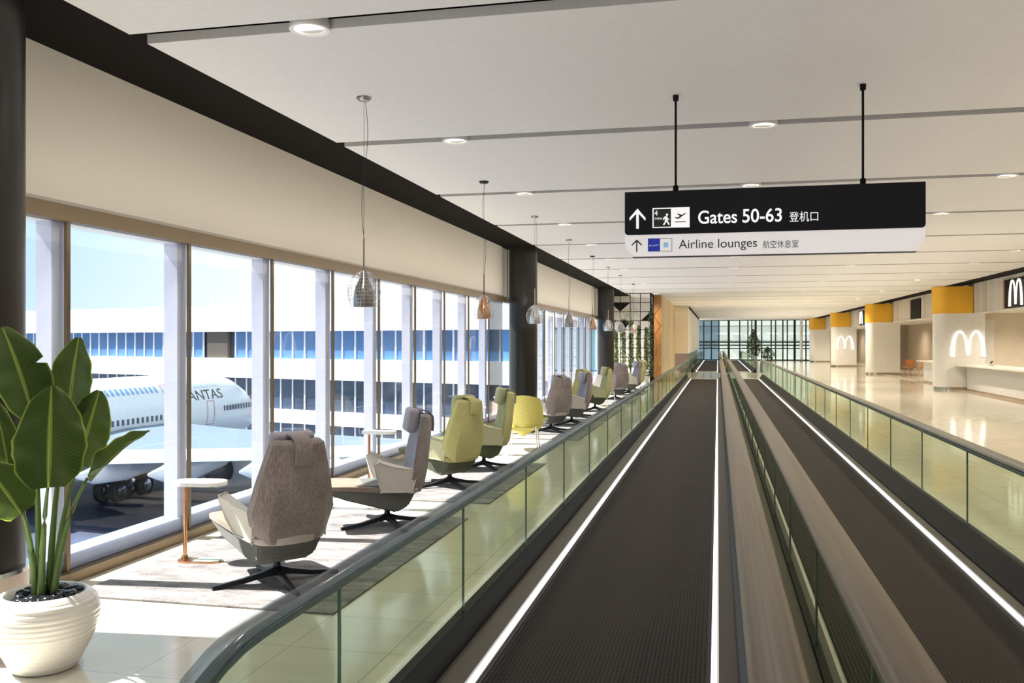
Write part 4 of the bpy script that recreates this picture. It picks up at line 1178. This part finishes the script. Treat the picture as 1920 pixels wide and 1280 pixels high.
for (y, z, w, h) in [(37.2, -.75, .62, 1.0), (40.35, -1.75, .62, 1.15), (44.75, -1.65, .40, .95)]:
    b = MB()
    e = .02
    for k in range(6):
        za, zb_ = z-h/2+h*k/6, z-h/2+h*(k+1)/6
        kk = 1 if y < 44 else .80
        def oh(yy, zz):
            q = on_hull(yy, zz, .016)
            if y > 44: q.x = XP+(q.x-XP)*(.84 if yy < y else .76)+.05
            return q
        for yy in (y-w/2, y+w/2):
            b.face([oh(yy-e, za), oh(yy+e, za), oh(yy+e, zb_), oh(yy-e, zb_)])
    for zz in (z-h/2, z+h/2):
        b.face([oh(y-w/2, zz-e), oh(y+w/2, zz-e), oh(y+w/2, zz+e), oh(y-w/2, zz+e)])
    b.build('cabin_door', ln, ac, False, None, ao)
p0 = on_hull(37.9, -1.17, .03); p1 = on_hull(37.9, -.62, .03)
text_at('QANTAS', 'airline_lettering', 'ink', p0, Vector((0, 1, 0)), (p1-p0).normalized(), 3.7, (p1-p0).length, ac).location = ao
# wing towards the terminal
wz0, wz1 = -2.35, -1.75
def wpt(x, y, dz=0):
    t = (x+24.5)/15.5
    return Vector((x, y, wz0+(wz1-wz0)*t+dz))
rr = []
for x, le, te, th in [(-24.8, 39.2, 26.2, .9), (-20, 36.2, 25.6, .55), (-14, 32.9, 26.4, .32), (-9.0, 30.2, 27.4, .14)]:
    c = le-te
    rr.append([wpt(x, le, 0), wpt(x, le-.12*c, th*.42), wpt(x, le-.4*c, th*.5), wpt(x, te+.22*c, th*.22), wpt(x, te, -.02), wpt(x, te+.2*c, -th*.3), wpt(x, le-.35*c, -th*.5), wpt(x, le-.1*c, -th*.35)])
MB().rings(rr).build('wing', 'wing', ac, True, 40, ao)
rr = []
for x, te, ch_ in [(-24.2, 26.2, 2.6), (-20, 25.6, 2.2), (-14, 26.4, 1.5), (-9.4, 27.5, .8)]:
    rr.append([wpt(x, te+ch_, .16), wpt(x, te-.1, .03), wpt(x, te-.12, -.06), wpt(x, te+ch_, .10)])
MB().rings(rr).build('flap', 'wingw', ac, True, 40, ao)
for x, te in [(-22.2, 25.9), (-19.4, 25.65), (-17.0, 25.9), (-14.2, 26.4), (-11.8, 26.9)]:
    z = wpt(x, 0).z-.18
    MB().rings([[Vector((x+r*math.cos(2*PI*k/12)*.6, y, z+dz+r*math.sin(2*PI*k/12))) for k in range(12)] for y, r, dz in
               [(te+4.2, .05, .05), (te+3.0, .30, -.10), (te+1.2, .38, -.20), (te-.4, .30, -.18), (te-1.3, .05, -.1)]]).build('flap_fairing', 'wingw', ac, True, None, ao)
MB().rings([[Vector((XP-(v.x-XP), v.y, v.z)) for v in r] for r in [[wpt(-24.8, 39.2), wpt(-24.8, 34, .4), wpt(-24.8, 26.2), wpt(-24.8, 33, -.4)], [wpt(-9, 30.2), wpt(-9, 29, .06), wpt(-9, 27.4), wpt(-9, 29, -.06)]]]).build('wing', 'wing', ac, True, 40, ao)
for (x, y) in [(-19.4, 34.2), (-15.6, 33.0)]:
    z = -3.35 if x < -18 else -3.15
    n = 28
    en = MB().rings([[Vector((x+r*math.cos(2*PI*k/n), yy, z+r*math.sin(2*PI*k/n))) for k in range(n)] for yy, r in
               [(y+2.2, .74), (y+2.3, .84), (y+1.6, .98), (y+.2, 1.0), (y-1.0, .88), (y-1.6, .74), (y-1.58, .66), (y-.8, .60)]]).build('engine', 'wingw', ac, True, 60, ao)
    MB().rings([[Vector((x+r*math.cos(2*PI*k/n), yy, z+r*math.sin(2*PI*k/n))) for k in range(n)] for yy, r in [(y-.7, .50), (y-1.5, .44), (y-2.1, .36), (y-2.6, .10)]]).build('exhaust_cone', 'steel', en, True, 60)
    MB().box(x-.12, x+.12, y-.9, y+1.3, z+.8, wpt(x, 0).z+.05).build('pylon', 'wingw', en)
# landing gear
for gx, gy in [(-23.0, 31.7), (-25.6, 30.0)]:
    lg = MB().tube([(gx, gy, GZ+.52), (gx, gy, -2.5)], .12, 12).tube([(gx, gy-.85, GZ+.5), (gx, gy+.85, GZ+.5)], .09, 10).tube([(gx, gy, GZ+1.1), (gx, gy+.9, -2.5)], .06, 8).build('landing_gear', 'steel', ac, True, 40, ao)
    for dy in (-.8, .8):
        for dx in (-.34, .34):
            cx = gx+dx; cy = gy+dy
            n = 24
            w = MB().rings([[Vector((cx+xx, cy+r*math.cos(2*PI*k/n), GZ+.46+r*math.sin(2*PI*k/n))) for k in range(n)] for xx, r in [(-.16, .25), (-.17, .40), (-.10, .46), (.10, .46), (.17, .40), (.16, .25)]]).build('wheel', 'tyre', lg, True, 40)
            MB().rings([[Vector((cx+xx, cy+r*math.cos(2*PI*k/n), GZ+.46+r*math.sin(2*PI*k/n))) for k in range(n)] for xx, r in [(-.165, .24), (.165, .24), (.18, .10)]]).build('wheel_hub', 'chrome', lg, True, 40)
MB().tube([(XP, 44.0, GZ+.35), (XP, 44.0, -3.0)], .10, 10).tube([(XP-.3, 44, GZ+.35), (XP+.3, 44, GZ+.35)], .33, 18).build('nose_gear', 'tyre', ac, True, 40, ao)

# ================================================================== LIGHT
w = bpy.data.worlds.new('World'); sc.world = w; w.use_nodes = True
nt = w.node_tree; nt.nodes.clear()
out = nt.nodes.new('ShaderNodeOutputWorld'); bg = nt.nodes.new('ShaderNodeBackground')
tc = nt.nodes.new('ShaderNodeTexCoord'); sp = nt.nodes.new('ShaderNodeSeparateXYZ')
nt.links.new(tc.outputs['Generated'], sp.inputs[0])
m1 = nt.nodes.new('ShaderNodeMath'); m1.operation = 'MULTIPLY_ADD'; m1.inputs[1].default_value = -2.0; m1.inputs[2].default_value = -.72
nt.links.new(sp.outputs[0], m1.inputs[0])
m2 = nt.nodes.new('ShaderNodeMath'); m2.operation = 'MULTIPLY_ADD'; m2.inputs[1].default_value = 1.3
nt.links.new(sp.outputs[2], m2.inputs[0]); nt.links.new(m1.outputs[0], m2.inputs[2])
r = nt.nodes.new('ShaderNodeValToRGB')
r.color_ramp.elements[0].position = .0; r.color_ramp.elements[0].color = (1, 1, 1, 1)
r.color_ramp.elements[1].position = .75; r.color_ramp.elements[1].color = (.40, .60, .72, 1)
nt.links.new(m2.outputs[0], r.inputs['Fac']); nt.links.new(r.outputs['Color'], bg.inputs['Color'])
bg.inputs['Strength'].default_value = 1.35
nt.links.new(bg.outputs[0], out.inputs['Surface'])

def light(kind, name, loc, energy, col=(1, 1, 1), **kw):
    l = bpy.data.lights.new(name, kind); l.energy = energy; l.color = col
    for k, v in kw.items(): setattr(l, k, v)
    o = bpy.data.objects.new(name, l); COL.objects.link(o); o.location = loc
    return o
sun = light('SUN', 'sun', (-30, 0, 40), 15, (1, .95, .87), angle=math.radians(.8))
sun.rotation_euler = Vector((.60, .06, -.80)).to_track_quat('-Z', 'Y').to_euler()
for k in range(0, 24):
    y = 5.40+3.30*k-.07
    for j, x in enumerate(xs_dl):
        if k >= 8 and k % 2: continue
        warm = (1, .88, .70) if j >= 2 or k > 9 else (1, .94, .86)
        e = [120, 65, 200, 250][j]*(1 if k < 8 else 2.2)
        light('SPOT', 'downlight_lamp', (x, y, ZC-.02), e, warm, spot_size=math.radians(150), spot_blend=.9, shadow_soft_size=.09)
for y in (10, 17, 24, 30, 34, 41, 47, 56, 63, 72, 79):
    light('SPOT', 'shop_lamp', (10.3, y, 2.74), 330, (1, .86, .68), spot_size=math.radians(160), spot_blend=.8, shadow_soft_size=.1)

light('SPOT', 'lounge_end_fill', (-3.5, 39.6, ZC-.02), 260, (1, .97, .93), spot_size=math.radians(150), spot_blend=.9, shadow_soft_size=.1)  # extra fill added to whiten the wall and plants by the trellis
for ya, yb in ((-1.5, 4.0), (4.9, 19.4), (20.2, 34.7)):
    light('AREA', 'blind_fill', (-4.0, (ya+yb)/2, 2.62), (yb-ya)*1.5, (1, .95, .87), shape='RECTANGLE', size=.25, size_y=yb-ya).rotation_euler = (0, 2.473, 0)  # added fill that brightens the blinds, no fitting behind it
# added upward fill light for ceiling and walls, no fixtures stand here
for (xc, w_, yc, l_, zu, e, c) in [(-1.9, 4.6, 7.5, 19, 2.05, 46, (.93, .92, 1)), (3.6, 6.2, 7.5, 19, 2.05, 92, (1, .93, .86)), (-1.9, 4.6, 27, 20, 2.05, 120, (.97, .95, 1)), (3.6, 6.2, 27, 20, 2.05, 185, (1, .90, .76)),
                               (2.2, 9.0, 48, 20, .3, 330, (1, .92, .76)), (3.6, 7.6, 72, 26, .3, 400, (1, .93, .80))]:
    light('AREA', 'upward_fill', (xc, yc, zu), e, c, shape='RECTANGLE', size=w_, size_y=l_).rotation_euler = (PI, 0, 0)
# ================================================================== CAMERA
cd = bpy.data.cameras.new('camera'); cd.sensor_width = 36; cd.sensor_fit = 'HORIZONTAL'; cd.lens = 36*F/1920
cd.clip_start = .05; cd.clip_end = 500
co_ = bpy.data.objects.new('camera', cd); COL.objects.link(co_)
co_.location = (0, 0, H); co_.rotation_euler = (PI/2, 0, YAW)
sc.camera = co_
sc.view_settings.view_transform = 'Standard'
sc.view_settings.look = 'None'
sc.view_settings.exposure = .08
sc.cycles.transparent_max_bounces = 24
sc.cycles.max_bounces = 10
sc.cycles.sample_clamp_indirect = 6
